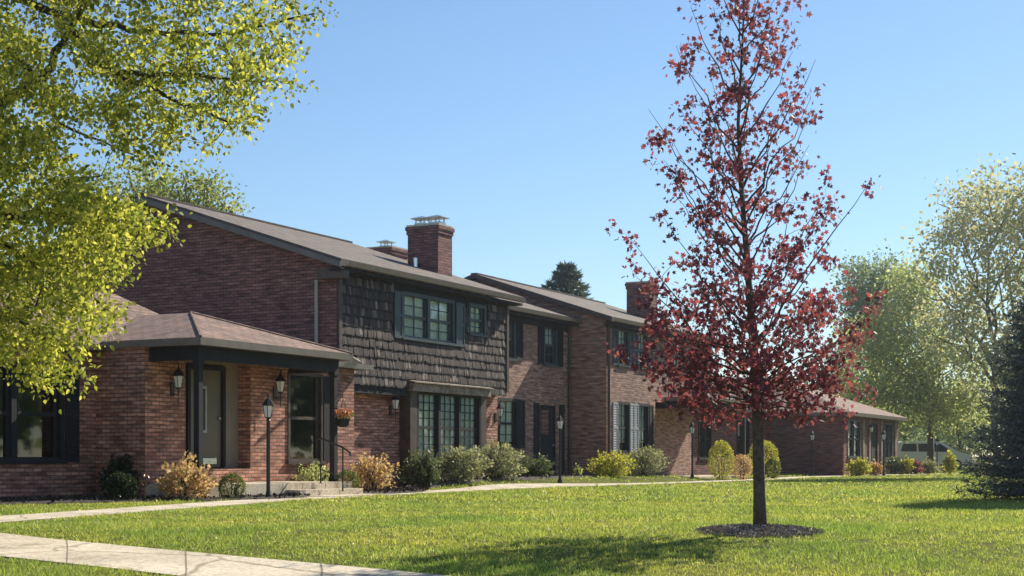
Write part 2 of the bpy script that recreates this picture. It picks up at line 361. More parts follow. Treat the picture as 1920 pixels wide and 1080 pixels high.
# ------------------------------------------------------------------ trees
def limb_pts(a, b, sag=0.0, wob=0.06, k=7, rng=random):
    a, b = Vector(a), Vector(b); L = (b - a).length; out = []
    for i in range(k + 1):
        t = i / k; p = a.lerp(b, t); p.z += sag * L * math.sin(math.pi * t)
        if 0 < i < k: p += Vector((rng.uniform(-1, 1), rng.uniform(-1, 1), rng.uniform(-1, 1))) * wob * L * 0.5 * math.sin(math.pi * t)
        out.append(p)
    return out
def taper(r0, r1, n): return [r0 + (r1 - r0) * (i / (n - 1)) ** 0.8 for i in range(n)]
def clusters_to_tree(root, limbs, pts, leaf, lsize, lmat, bark, per=20, crad=0.22, up=0.5, seed=1, twig_r=0.012, flat=0.8, sides=6, tmpl=LEAF_OVAL, droop=0.2, twigs=True):
    """limbs: [(points, radii)] in the root's frame; every cluster point is joined to the nearest limb point by a twig and carries leaves."""
    rng = np.random.default_rng(seed); rr = random.Random(seed)
    m = MB(); nodes = []
    for p, r in limbs:
        m.tube(p, r, sides); nodes += [(q, rad) for q, rad in zip(p, r)]
    n0 = len(nodes); pts = np.asarray(pts, float); M = n0 + 2 * len(pts)
    NP = np.full((M, 3), 1e6); NR = np.zeros(M); NP[:n0] = [tuple(q) for q, _ in nodes]; NR[:n0] = [r for _, r in nodes]; k0 = n0
    d0 = np.array([np.min(np.linalg.norm(NP[:n0] - c, axis=1)) for c in pts]); pos = []; dirs = []
    for c in pts[np.argsort(d0)]:      # each new twig grows from the nearest limb or earlier twig
        d2 = np.linalg.norm(NP[:k0] - c, axis=1) + np.maximum(0, NP[:k0, 2] - c[2]) * 0.8
        j = int(np.argmin(d2)); a = NP[j]; L = np.linalg.norm(c - a)
        if twigs and L > 0.05:
            r_a = min(NR[j] * 0.7, twig_r + 0.012 * L); q = limb_pts(a, c, 0.05, 0.12, 4, rr); m.tube(q, taper(r_a, max(.0015, min(twig_r * 0.4, r_a * .6)), 5), 4, cap=False)
            NP[k0] = q[2]; NR[k0] = r_a * .8; NP[k0 + 1] = c; NR[k0 + 1] = r_a * .55; k0 += 2
        ax = (c - a) / (L + 1e-6)
        k = max(3, int(per * rng.uniform(0.6, 1.4)))
        o = rng.normal(size=(k, 3)) * crad * np.array([1, 1, flat]) * 0.6 + ax * rng.uniform(-1.3, 0.5, k)[:, None] * crad
        pos.append(c + o); dirs.append(o / (np.linalg.norm(o, axis=1)[:, None] + 1e-6) + ax * 0.5)
    pos = np.concatenate(pos); dirs = np.concatenate(dirs)
    m.build('trunk', bark, root, smooth=True, recalc=False)
    lv = place_leaves(pos, lsize, tmpl, up, dirs, rng, droop)
    soup('crown', lv, lv.shape[1], lmat, root)
    return len(pos)
def in_poly(poly, x, y):
    c = False; n = len(poly); j = n - 1
    for i in range(n):
        xi, yi = poly[i]; xj, yj = poly[j]
        if (yi > y) != (yj > y) and x < (xj - xi) * (y - yi) / (yj - yi) + xi: c = not c
        j = i
    return c
def ellipsoid_points(ells, n, rng, shell=0.35):
    """n points spread through ellipsoids (cx, cy, cz, rx, ry, rz), weighted by size and thinned towards their middle."""
    w = np.array([e[3] * e[4] * e[5] for e in ells]) ** 0.75; w /= w.sum(); out = []
    for e, k in zip(ells, rng.multinomial(n, w)):
        d = rng.normal(size=(k, 3)); d /= np.linalg.norm(d, axis=1)[:, None]
        r = rng.uniform(shell, 1.0, k) ** 0.6 * rng.uniform(0.85, 1.1, k)
        out.append(np.array(e[:3]) + d * r[:, None] * np.array(e[3:]))
    return np.concatenate(out)

def broad_tree(name, label, x, y, h, ells, lmat, bark, n, per, crad, lsize, r0, seed, group=None, twig_r=0.02, up=0.4, fork=0.35, droop=0.2):
    """A deciduous tree: trunk, a limb to each ellipsoid of its crown (centres relative to the base), twigs and leaves."""
    z = TZ(x, y); root = empty(name, (x, y, z)); tag(root, label, 'tree', group)
    rng = np.random.default_rng(seed); rr = random.Random(seed)
    top = Vector((rr.uniform(-.2, .2), rr.uniform(-.2, .2), h * fork))
    limbs = [(limb_pts((0, 0, -0.15), top, 0, 0.04, 6, rr), taper(r0, r0 * 0.7, 7))]
    for e in ells:
        c = Vector(e[:3]); st = top * rr.uniform(0.75, 1.0)
        tip = c + Vector((0, 0, e[5] * 0.55))
        q = limb_pts(st, tip, 0.06, 0.14, 8, rr); limbs.append((q, taper(r0 * 0.5, 0.02, 9)))
        for k in range(4):
            a = rr.uniform(0, 6.28); s = q[rr.randint(3, 6)]
            t = c + Vector((math.cos(a) * e[3] * 0.75, math.sin(a) * e[4] * 0.75, rr.uniform(-.3, .6) * e[5]))
            limbs.append((limb_pts(s, t, 0.08, 0.15, 5, rr), taper(r0 * 0.2, 0.015, 6)))
    clusters_to_tree(root, limbs, ellipsoid_points(ells, n, rng), None, lsize, lmat, bark, per, crad, up, seed, twig_r, 0.8, 6, LEAF_OVAL, droop)
    return root
def conifer(name, label, x, y, h, R, mat, bark, tiers, nb, nsub, nneed, nlen, nwid, seed, group=None, low=0.25, z=None, shape=0.85):
    z = TZ(x, y) if z is None else z; root = empty(name, (x, y, z)); tag(root, label, 'tree', group)
    rng = np.random.default_rng(seed); m = MB()
    m.tube([(0, 0, -0.1), (0, 0, h * 0.5), (0, 0, h * 0.98)], [h * 0.022, h * 0.013, 0.01], 7)
    P, D = [], []
    for i in range(tiers):
        t = (i + rng.uniform(-.2, .2)) / tiers; zz = low + (h - low) * max(t, 0) ** 0.92; r = R * (1 - max(t, 0)) ** shape + 0.06
        k = max(5, int(nb * (0.45 + 0.55 * (1 - t))))
        for j in range(k):
            a = 2 * math.pi * (j + rng.uniform(-.35, .35)) / k + i * 1.3; L = r * rng.uniform(0.72, 1.12)
            up_ = 0.25 - 0.45 * (1 - t)
            d = np.array([math.cos(a), math.sin(a), 0])
            q = [np.array([0, 0, zz]) + d * L * u + np.array([0, 0, L * (up_ * u + 0.16 * u * u * u)]) for u in (0, .35, .7, 1)]
            m.tube(q, [0.012 + 0.012 * L, 0.01 + 0.006 * L, 0.008, 0.004], 4, cap=False)
            side = np.array([-d[1], d[0], 0])
            for w in range(nsub):
                u = 0.22 + 0.78 * (w + rng.random()) / nsub; i0 = min(2, int(u * 3)); f = min(1, u * 3 - i0)
                b0 = q[i0] * (1 - f) + q[i0 + 1] * f
                sg = 1 if w % 2 else -1; sl = L * 0.32 * (1.15 - u) + 0.10
                dd = d * 0.75 + side * sg * 0.75 + np.array([0, 0, rng.uniform(-.25, .15)]); dd /= np.linalg.norm(dd)
                ts = rng.uniform(0.1, 1, nneed)[:, None]
                P.append(b0 + dd * sl * ts); D.append(np.repeat((dd * 0.9)[None], nneed, 0))
    m.build('trunk', bark, root, smooth=True, recalc=False)
    P = np.concatenate(P); D = np.concatenate(D)
    tm = LEAF_NARROW.copy(); tm[:, 0] *= nwid / nlen / 0.18
    lv = place_leaves(P, nlen, tm, 0.1, D, rng)
    soup('crown', lv, 4, mat, root)
    return root

# ------------------------------------------------------------------ shrubs
def shrub(name, label, x, y, rx, ry, h, mat, n, lsize, seed, cat='shrub', group=None, style='loose', tmpl=LEAF_OVAL, up=0.3, z=None, mats2=None):
    z = TZ(x, y) if z is None else z; root = empty(name, (x, y, z)); tag(root, label, cat, group)
    rng = np.random.default_rng(seed)
    m = MB(); ph = rng.uniform(0, 6.28, 6)
    def lump(d):
        return 1 + (0.05 if style == 'clipped' else 0.27) * (np.sin(d[:, 0] * 5 + ph[0]) * np.sin(d[:, 1] * 5 + ph[1]) + np.sin(d[:, 2] * 7 + ph[2]) * np.sin(d[:, 0] * 8 + ph[3]))
    d = rng.normal(size=(n, 3)); d[:, 2] += 0.25; d /= np.linalg.norm(d, axis=1)[:, None]
    rad = lump(d) * (rng.uniform(0.8, 1.0, n) if style == 'clipped' else rng.uniform(0.3, 1.1, n) ** 0.7)
    cz = h * (0.45 if style == 'clipped' else 0.38)
    P = d * rad[:, None] * np.stack([np.full(n, rx), np.full(n, ry), np.where(d[:, 2] > 0, (h - cz) * .86, cz)], 1) + np.array([0, 0, cz]); P[:, 2] = np.maximum(P[:, 2], 0.03)
    dirs = d.copy(); dirs[:, 2] += 0.4
    k = 5 if style == 'clipped' else 16
    for i in range(k):
        a = rng.uniform(0, 6.28); q = rng.uniform(0.2, 0.8)
        m.tube([(0.05 * math.cos(a), 0.05 * math.sin(a), -0.05), (rx * q * .5 * math.cos(a), ry * q * .5 * math.sin(a), h * 0.4), (rx * q * math.cos(a), ry * q * math.sin(a), h * rng.uniform(.6, .85))], [0.015, 0.01, 0.004], 4, cap=False)
    m.build('stem', 'bark_dark', root, recalc=False)
    if style == 'spray':     # long arching sprays of needle-like leaves
        kk = n // 22; a = rng.uniform(0, 6.28, kk); el = rng.uniform(0.1, 1.2, kk); L = rng.uniform(.6, 1.15, kk)
        tip = np.stack([rx * np.cos(a) * np.cos(el) * L * 1.1, ry * np.sin(a) * np.cos(el) * L * 1.1, 0.1 + h * np.sin(el) * L], 1)
        t = rng.uniform(0.3, 1, (kk, 22, 1)); P = (tip[:, None, :] * t + rng.normal(size=(kk, 22, 3)) * 0.02).reshape(-1, 3); P[:, 2] = np.maximum(P[:, 2], 0.03)
        dirs = np.repeat(tip / np.linalg.norm(tip, axis=1)[:, None], 22, 0); tmpl = LEAF_NARROW * np.array([2.2, 1, 1])
    lv = place_leaves(P, lsize * (1.0 if style != 'loose' else 1.15), tmpl, up, dirs, rng)
    soup('foliage', lv, lv.shape[1], mat, root)
    return root

# ------------------------------------------------------------------ ground
def ground():
    def axis(lims):
        out = []
        for a, b, st in lims: out += list(np.arange(a, b, st))
        return np.array(out + [lims[-1][1]])
    xs = axis([(-900, -100, 80), (-100, -30, 7), (-30, 45, 0.75), (45, 120, 7.5), (120, 900, 78)])
    ys = axis([(-300, 0, 30), (0, 5, 2.5), (5, 95, 0.75), (95, 150, 5), (150, 1500, 90)])
    X, Y = np.meshgrid(xs, ys); Z = terrain(X, Y)
    v = np.stack([X, Y, Z], -1).reshape(-1, 3); nx, ny = len(xs), len(ys)
    f = [(j * nx + i, j * nx + i + 1, (j + 1) * nx + i + 1, (j + 1) * nx + i) for j in range(ny - 1) for i in range(nx - 1)]
    me = bpy.data.meshes.new('lawn'); me.from_pydata(v.tolist(), [], f); me.materials.append(MATS['lawn_soil']); me.polygons.foreach_set('use_smooth', [True] * len(f))
    o = bpy.data.objects.new('lawn', me); COL.objects.link(o); tag(o, 'sunlit green lawn in front of the brick row houses', 'lawn', kind='structure')
ground()
def dense(pts, step=0.6):
    out = []
    for a, b in zip(pts[:-1], pts[1:]):
        L = math.dist(a, b); k = max(1, int(L / step))
        for i in range(k): out.append((a[0] + (b[0] - a[0]) * i / k, a[1] + (b[1] - a[1]) * i / k))
    return out + [pts[-1]]
def smooth_line(pts, it=3):
    for _ in range(it):
        q = [pts[0]]
        for a, b in zip(pts[:-1], pts[1:]):
            q += [(a[0] * .75 + b[0] * .25, a[1] * .75 + b[1] * .25), (a[0] * .25 + b[0] * .75, a[1] * .25 + b[1] * .75)]
        pts = q + [pts[-1]]
    return pts
def ribbon(name, near, far, label, cat, lift=0.012, thick=0.08):
    m = MB(); k = len(near); L = 0
    top = []
    for a, b in zip(near, far): top.append(((a[0], a[1], TZ(*a) + lift), (b[0], b[1], TZ(*b) + lift)))
    me = bpy.data.meshes.new(name); V = []; Fs = []; UV = []
    for i, (a, b) in enumerate(top):
        if i: L += math.dist(near[i], near[i - 1])
        V += [(a[0], a[1], a[2] - thick), a, b, (b[0], b[1], b[2] - thick)]; UV += [(L, -.1), (L, 0), (L, 1), (L, 1.1)]
    for i in range(k - 1):
        for j in range(3): Fs.append((4 * i + j, 4 * i + 4 + j, 4 * i + 5 + j, 4 * i + 1 + j))
    me.from_pydata(V, [], Fs); me.materials.append(MATS['concrete']); uv = me.uv_layers.new(name='UVMap')
    for l in me.loops: uv.data[l.index].uv = UV[l.vertex_index]
    o = bpy.data.objects.new(name, me); COL.objects.link(o); tag(o, label, cat, kind='structure')
def offset(line, w):
    out = []
    for i, p in enumerate(line):
        a = line[max(0, i - 1)]; b = line[min(len(line) - 1, i + 1)]; dx, dy = b[0] - a[0], b[1] - a[1]; L = math.hypot(dx, dy)
        out.append((p[0] - dy / L * w, p[1] + dx / L * w))
    return out
path_near = smooth_line([GR(-330, 1020), GR(0, 981), GR(200, 966), GR(400, 951), GR(520, 941), GR(700, 931), GR(960, 917), GR(1200, 909), GR(1430, 901), GR(1560, 893.5), GR(1810, 888), GR(2150, 884)])
path_far = offset(path_near, 1.1)
ribbon('path', path_near, path_far, 'pale concrete path running past the house fronts', 'path')
walk_a = smooth_line([GR(-400, 966), GR(0, 1003), GR(240, 1026), GR(500, 1050), GR(850, 1082), GR(1500, 1150)], 2)
walk_b = smooth_line([GR(-400, 1003), GR(0, 1045), GR(240, 1071), GR(500, 1101), GR(850, 1142), GR(1500, 1235)], 2)
ribbon('pavement', walk_b, walk_a, 'concrete walk crossing the near corner of the lawn', 'walk')
PATH_POLYS = [path_near + path_far[::-1], walk_a + walk_b[::-1]]
entry = [XY(24.9, -17.95), XY(27.0, -17.95), XY(27.2, -16.7), XY(24.6, -16.7)]
ent = lambda a, b: [(a[0] + (b[0] - a[0]) * i / 4, a[1] + (b[1] - a[1]) * i / 4) for i in range(5)]
ribbon('footpath', ent(entry[3], entry[2]), ent(entry[0], entry[1]), 'short concrete path up to the porch step', 'path', lift=0.02)
PATH_POLYS.append(entry)

def chips(name, poly_pts, n, size, mat, zf, label, seed):
    rng = np.random.default_rng(seed)
    xs = [p[0] for p in poly_pts]; ys = [p[1] for p in poly_pts]; P = []
    while len(P) < n:
        x = rng.uniform(min(xs), max(xs)); y = rng.uniform(min(ys), max(ys))
        if in_poly(poly_pts, x, y): P.append((x, y, zf(x, y) + rng.uniform(0.0, 0.03)))
    tm = np.array([(-.3, -.5, 0), (.3, -.4, 0), (.25, .5, .1), (-.2, .45, .05)])
    return place_leaves(np.array(P), size, tm, 0.55, None, rng)
BEDS = []
def bed(name, pts, label, n, h=0.05, seed=1):
    poly = smooth_line(pts + [pts[0]], 2); BEDS.append(poly)
    cx = sum(p[0] for p in poly) / len(poly); cy = sum(p[1] for p in poly) / len(poly)
    V = []; Fs = []; k = len(poly)
    for t, zz in ((1.0, -0.01), (0.93, h * 0.7), (0.6, h), (0.0, h * 1.1)):
        for p in poly:
            x, y = cx + (p[0] - cx) * t, cy + (p[1] - cy) * t; V.append((x, y, TZ(x, y) + zz))
    for r in range(3):
        for i in range(k - 1): Fs.append((r * k + i, r * k + i + 1, (r + 1) * k + i + 1, (r + 1) * k + i))
    lv = chips(name, poly, n, 0.06, 'mulch_chip', lambda x, y: TZ(x, y) + h, label, seed)
    me = bpy.data.meshes.new(name); b = len(V); V2 = V + lv.reshape(-1, 3).tolist()
    F2 = Fs + [(b + 4 * i, b + 4 * i + 1, b + 4 * i + 2, b + 4 * i + 3) for i in range(len(lv))]
    me.from_pydata(V2, [], F2); me.materials.append(MATS['mulch_soil']); me.materials.append(MATS['mulch_chip'])
    me.polygons.foreach_set('material_index', [0] * len(Fs) + [1] * len(lv))
    o = bpy.data.objects.new(name, me); COL.objects.link(o); tag(o, label, 'mulch', kind='stuff')
bed('mulch_bed', [XY(24.7, -17.7), XY(24.6, -16.85), XY(22.5, -16.8), XY(20.8, -17.6), XY(18.0, -18.6), XY(14.0, -18.9), XY(14.0, -20.4), XY(21.8, -20.4), XY(22.0, -19.1), XY(22.2, -17.9)], 'dark bark mulch bed left of the porch step', 1500, seed=2)
bed('mulch_bed', [XY(27.0, -17.7), XY(27.2, -16.95), XY(29.5, -17.3), XY(31.0, -18.2), XY(31.2, -19.8), XY(29.3, -19.8), XY(29.2, -19.0), XY(27.2, -18.9)], 'dark bark mulch bed right of the porch step', 900, seed=3)
bed('mulch_bed', [XY(31.3, -18.7), XY(40, -18.7), XY(45.2, -19.4), XY(45.2, -21.0), XY(38.3, -20.9), XY(38, -19.8), XY(31.3, -19.8)], 'dark bed under the shrubs of the shingled house', 900, seed=4)

# ------------------------------------------------------------------ houses
class House:
    def __init__(h, name, label, s0, n0, z0=0.0, cat='house', group='brick houses of the row'):
        x, y = XY(s0, n0); h.o = (s0, n0); h.root = empty(name, (x, y, 0), HEAD); tag(h.root, label, cat, group)
    def mb(h): return MB(h.o)
    def add(h, name, m, mats, parent=None, label=None): return m.build(name, mats, parent or h.root, label)
def wall_open(m, s0, s1, n, z0, z1, ops=(), depth=0.14):
    """Front wall at n with real openings (a, b, c, d) in s and z, and their reveals."""
    ss = sorted({s0, s1, *[o[0] for o in ops], *[o[1] for o in ops]}); zs = sorted({z0, z1, *[o[2] for o in ops], *[o[3] for o in ops]})
    for a, b in zip(ss[:-1], ss[1:]):
        for c, d in zip(zs[:-1], zs[1:]):
            mx, mz = (a + b) / 2, (c + d) / 2
            if any(o[0] < mx < o[1] and o[2] < mz < o[3] for o in ops): continue
            m.poly([(a, n, c), (b, n, c), (b, n, d), (a, n, d)])
    for a, b, c, d in ops:
        e = n - depth
        m.poly([(a, n, c), (a, e, c), (a, e, d), (a, n, d)]); m.poly([(b, n, c), (b, n, d), (b, e, d), (b, e, c)])
        m.poly([(a, n, d), (a, e, d), (b, e, d), (b, n, d)]); m.poly([(a, n, c), (b, n, c), (b, e, c), (a, e, c)])
def window(h, s0, s1, z0, z1, n, mat='trim_teal', lights=1, grid=(2, 3), curtain=0.75, sill=True, rail=True, bw=0.05, glass='glass', trim=0.07, cmat='curtain'):
    """A window set in an opening of the wall at n: frame, lights with sash rail and muntins, pane, curtain and a dark room behind."""
    e = n - 0.03; m = h.mb()
    m.box(s0 - trim, s0 + 0.02, e - 0.06, n + 0.025, z0, z1 + trim); m.box(s1 - 0.02, s1 + trim, e - 0.06, n + 0.025, z0, z1 + trim)
    m.box(s0 + 0.021, s1 - 0.021, e - 0.06, n + 0.024, z1 - 0.02, z1 + trim)
    if sill: m.box(s0 - trim - 0.05, s1 + trim + 0.05, e - 0.06, n + 0.07, z0 - 0.07, z0 - 0.002)
    m.box(s0 + 0.021, s1 - 0.021, e - 0.055, n - 0.002, z0 + 0.001, z0 + 0.05)
    w = (s1 - s0) / lights; zm = (z0 + z1) / 2
    for i in range(lights):
        a, b = s0 + w * i, s0 + w * (i + 1)
        if i: m.box(a - 0.06, a + 0.06, e - 0.058, n + 0.015, z0 + 0.051, z1 - 0.021)
        m.box(a + 0.062, a + 0.062 + bw, e - 0.06, e - 0.012, z0 + 0.052, z1 - 0.022); m.box(b - 0.062 - bw, b - 0.062, e - 0.06, e - 0.012, z0 + 0.052, z1 - 0.022)
        if rail: m.box(a + 0.063 + bw, b - 0.063 - bw, e - 0.058, e - 0.004, zm - 0.035, zm + 0.035)
        if grid:
            ga, gb = a + 0.07 + bw, b - 0.07 - bw
            for k in range(1, grid[0]):
                x = ga + (gb - ga) * k / grid[0]; m.box(x - 0.011, x + 0.011, e - 0.05, e - 0.025, z0 + 0.053, z1 - 0.023)
            for half in ((z0 + 0.05, zm - 0.035), (zm + 0.035, z1 - 0.02)):
                for k in range(1, grid[1]):
                    zz = half[0] + (half[1] - half[0]) * k / grid[1]; m.box(ga, gb, e - 0.049, e - 0.026, zz - 0.011, zz + 0.011)
    m.mi = 1
    r = n - 0.75
    m.poly([(s0, r, z0), (s1, r, z0), (s1, r, z1), (s0, r, z1)])
    for q in ([(s0, n - .1, z0), (s0, r, z0), (s0, r, z1), (s0, n - .1, z1)], [(s1, n - .1, z0), (s1, n - .1, z1), (s1, r, z1), (s1, r, z0)],
              [(s0, n - .1, z0), (s1, n - .1, z0), (s1, r, z0), (s0, r, z0)], [(s0, n - .1, z1), (s0, r, z1), (s1, r, z1), (s1, n - .1, z1)]): m.poly(q)
    f = h.add('window', m, [mat, 'interior'])
    g = h.mb(); g.poly([(s0, e - 0.055, z0), (s1, e - 0.055, z0), (s1, e - 0.055, z1), (s0, e - 0.055, z1)]); g.build('pane', glass, f)
    if curtain:
        c = h.mb()
        for i in range(lights):
            a, b = s0 + w * i + 0.03, s0 + w * (i + 1) - 0.03; k = 14; zb = z1 - (z1 - z0) * curtain
            P = [(a + (b - a) * j / k, n - 0.125 + 0.012 * math.sin(j * 2.1)) for j in range(k + 1)]
            for (x0, y0), (x1, y1) in zip(P[:-1], P[1:]): c.poly([(x0, y0, zb), (x1, y1, zb), (x1, y1, z1), (x0, y0, z1)])
        c.build('curtain', cmat, f)
    return f
def shutter(h, s0, s1, z0, z1, n, mat='trim_teal', louvre=True):
    m = h.mb(); t0, t1 = n + 0.004, n + 0.04; zm = (z0 + z1) / 2
    m.box(s0, s0 + 0.05, t0, t1, z0, z1); m.box(s1 - 0.05, s1, t0, t1, z0, z1)
    for a, b in ((z0, z0 + 0.07), (zm - 0.04, zm + 0.04), (z1 - 0.07, z1)): m.box(s0 + 0.051, s1 - 0.051, t0, t1 - 0.001, a, b)
    m.box(s0 + .02, s1 - .02, n + .001, n + .0035, z0 + .02, z1 - .02)
    for a, b in ((z0 + 0.07, zm - 0.04), (zm + 0.04, z1 - 0.07)):
        if louvre:
            k = int((b - a) / 0.075)
            for i in range(k):
                z = a + (b - a) * (i + 0.5) / k; m.poly([(s0 + .05, t0 + .004, z + .03), (s1 - .05, t0 + .004, z + .03), (s1 - .05, t1 - .008, z - .03), (s0 + .05, t1 - .008, z - .03)])
        else: m.box(s0 + 0.052, s1 - 0.052, t0, t0 + 0.018, a, b)
    return h.add('shutter', m, mat)
def gable_roof(h, s0, s1, ne, nr, nb, ze, zr, th=0.16, mat='roof_grey', fascia='trim_brown'):
    """Roof slab: front eave at ne, ridge at nr, rear eave at nb; ze and zr are the heights of the top face."""
    m = h.mb(); prof = [(ne, ze), (nr, zr), (nb, ze), (nb, ze - th), (nr, zr - th), (ne, ze - th)]
    m.poly([(s0, ne, ze), (s1, ne, ze), (s1, nr, zr), (s0, nr, zr)]); m.poly([(s0, nr, zr), (s1, nr, zr), (s1, nb, ze), (s0, nb, ze)])
    m.mi = 1
    for s in (s0, s1):
        m.poly([(s, ne, ze), (s, nr, zr), (s, nr, zr - th), (s, ne, ze - th)]); m.poly([(s, nr, zr), (s, nb, ze), (s, nb, ze - th), (s, nr, zr - th)])
    m.poly([(s0, ne, ze - th), (s1, ne, ze - th), (s1, nr, zr - th), (s0, nr, zr - th)]); m.poly([(s0, nr, zr - th), (s1, nr, zr - th), (s1, nb, ze - th), (s0, nb, ze - th)])
    m.poly([(s0, ne, ze), (s1, ne, ze), (s1, ne, ze - th), (s0, ne, ze - th)]); m.poly([(s0, nb, ze), (s1, nb, ze), (s1, nb, ze - th), (s0, nb, ze - th)])
    m.mi = 0; m.box(s0, s1, nr - 0.12, nr + 0.12, zr - 0.03, zr + 0.02)
    return h.add('roof', m, [mat, fascia])
def gutter(h, s0, s1, n, z, mat='gutter_tan', label=None):
    m = h.mb()
    for s in (s0,):
        m.prism([(s, n, z), (s, n + 0.10, z), (s, n + 0.12, z + 0.11), (s, n + 0.105, z + 0.11), (s, n + 0.09, z + 0.012), (s, n, z + 0.012)], (s1 - s0, 0, 0))
    return h.add('gutter', m, mat, label=label)
def chimney(h, roof, s0, s1, n0, n1, zb, zt, mat, caps=2, label=None):
    m = h.mb(); m.box(s0, s1, n0, n1, zb, zt - 0.24); m.box(s0 - .03, s1 + .03, n0 - .03, n1 + .03, zt - 0.239, zt - .12); m.box(s0 - .055, s1 + .055, n0 - .055, n1 + .055, zt - 0.119, zt - .02)
    m.mi = 1; m.box(s0 - .03, s1 + .03, n0 - .03, n1 + .03, zt - 0.019, zt + .035)
    c = m.build('chimney', [mat, 'concrete'], roof, label)
    if caps:
        k = h.mb()
        for i in range(caps):
            t = (i + 0.5) / caps; cs = (s0 + s1) / 2; cn = n0 + (n1 - n0) * t; r = 0.17
            k.box(cs - r, cs + r, cn - r, cn + r, zt + .036, zt + .13)
            for a in (-1, 1):
                for b in (-1, 1): k.box(cs + a * r * .8 - .015, cs + a * r * .8 + .015, cn + b * r * .8 - .015, cn + b * r * .8 + .015, zt + .131, zt + .24)
            q = r * 1.5
            k.prism([(cs - q, cn - q, zt + .241), (cs + q, cn - q, zt + .241), (cs + q, cn + q, zt + .241), (cs - q, cn + q, zt + .241)], (0, 0, .02))
            for tri in range(4):
                p = [(cs - q, cn - q), (cs + q, cn - q), (cs + q, cn + q), (cs - q, cn + q)]; a, b = p[tri], p[(tri + 1) % 4]
                k.poly([(a[0], a[1], zt + .262), (b[0], b[1], zt + .262), (cs, cn, zt + .35)])
        k.build('chimney_cap', 'metal_galv', roof)
    return c
def panel_door(h, s0, s1, z0, z1, n, mat, lite=None, frame='trim_dark'):
    m = h.mb(); m.mi = 1
    m.box(s0 - .09, s0, n - .12, n + .02, z0, z1 + .09); m.box(s1, s1 + .09, n - .12, n + .02, z0, z1 + .09); m.box(s0, s1, n - .12, n + .019, z1, z1 + .09); m.box(s0, s1, n - .12, n + .05, z0 - .04, z0)
    m.mi = 0
    ops = [lite] if lite else []
    wall_open(m, s0 + .001, s1 - .001, n - .04, z0 + .001, z1 - .001, ops, 0.04)
    d = h.add('door', m, [mat, frame])
    if lite:
        g = h.mb(); g.poly([(lite[0], n - .07, lite[2]), (lite[1], n - .07, lite[2]), (lite[1], n - .07, lite[3]), (lite[0], n - .07, lite[3])]); g.build('pane', 'glass', d)
        b = h.mb(); b.poly([(lite[0], n - .085, lite[2]), (lite[1], n - .085, lite[2]), (lite[1], n - .085, lite[3]), (lite[0], n - .085, lite[3])]); b.build('curtain', 'curtain', d)
    k = h.mb(); k.lathe(((s1 - 0.09), n, z0 + 0.98), [(0.012, 0), (0.03, .01), (0.035, .03), (0.02, .05)], 8); k.build('handle', 'metal_galv', d)
    return d

# --- house with the shingled upper floor
NF = -19.75
H1 = House('brick_house', 'two-storey brick house with dark wood-shingled upper front and tall chimney', 29.4, NF)
EZ, PITCH = 5.43, 0.33
def roof_z(n, ne=-19.4): return EZ + PITCH * (ne - n)
def gable_end(h, s, nf, nb, nr, z0, pitch, th=0.18, mats='brick_plum', ze_at=None):
    m = h.mb(); zt = lambda n: ze_at(n) - th if n >= nr else ze_at(2 * nr - n) - th
    m.poly([(s, nf, z0), (s, nf, zt(nf)), (s, nr, zt(nr)), (s, nb, zt(nb)), (s, nb, z0)])
    return m
m = gable_end(H1, 29.4, NF, -31.05, -25.4, -0.1, PITCH, ze_at=lambda n: roof_z(n))
H1.add('gable_wall', m, 'brick_plum')
m = H1.mb(); NL = -20.05
bay_s = (32.7, 36.8)
wall_open(m, 29.45, 38.1, NL, -0.1, 2.74, [(bay_s[0] + .05, bay_s[1] - .05, 0.3, 2.7)], 0.1)
m.poly([(38.1, NF, 2.75), (38.1, -31.05, 2.75), (38.1, -31.05, 5.3), (38.1, -25.4, 7.1), (38.1, NF, 5.3)]); m.poly([(38.1, NL, -.1), (38.1, -31.05, -.1), (38.1, -31.05, 2.749), (38.1, NL, 2.749)])
H1.add('wall', m, 'brick_red')
roof1 = gable_roof(H1, 29.05, 38.5, -19.4, -25.4, -31.4, EZ, roof_z(-25.4), 0.17)
gutter(H1, 29.25, 38.4, -19.395, EZ - 0.16, 'gutter_tan')
m = H1.mb(); m.box(29.1, 38.45, NF - .02, -19.41, 5.18, 5.24); m.box(29.5, 38.1, NF - 0.3, NF - .012, 2.66, 2.74); m.box(29.5, 32.6, NL + .004, NF - .005, 2.36, 2.659)
H1.add('soffit', m, 'trim_dark')
plain('rake_grey', (0.15, 0.13, 0.12), 0.6, var=0.15, scale=3)
for hs, ro, se, nE, nR, zE, zR in ((H1, roof1, 29.05, -19.4, -25.4, EZ, roof_z(-25.4)), (H1, roof1, 29.05, -31.4, -25.4, EZ, roof_z(-25.4))):
    m = hs.mb(); m.prism([(se - .03, nE, zE - .07), (se - .03, nR, zR - .07), (se - .03, nR, zR - .21), (se - .03, nE, zE - .21)], (.028, 0, 0)); m.build('rake_board', 'rake_grey', ro)
for a in (29.42, 38.0):
    m = H1.mb(); m.box(a, a + .13, NF - .03, NF + .06, 2.7, 5.18); H1.add('corner_board', m, 'trim_brown')
m = H1.mb(); sd = 29.33; nd = -20.28
m.tube([(sd, nd, 5.0), (sd, nd, 3.0), (sd, nd, 0.1)], 0.045, 8); H1.add('downspout', m, 'gutter_pale')
m = H1.mb(); m.box(29.2, 29.42, -20.15, -19.42, 5.0, 5.25); H1.add('eave_return', m, 'trim_brown')
win_up = [(32.4, 34.95, 3.86, 4.95), (35.9, 36.75, 4.22, 4.97)]
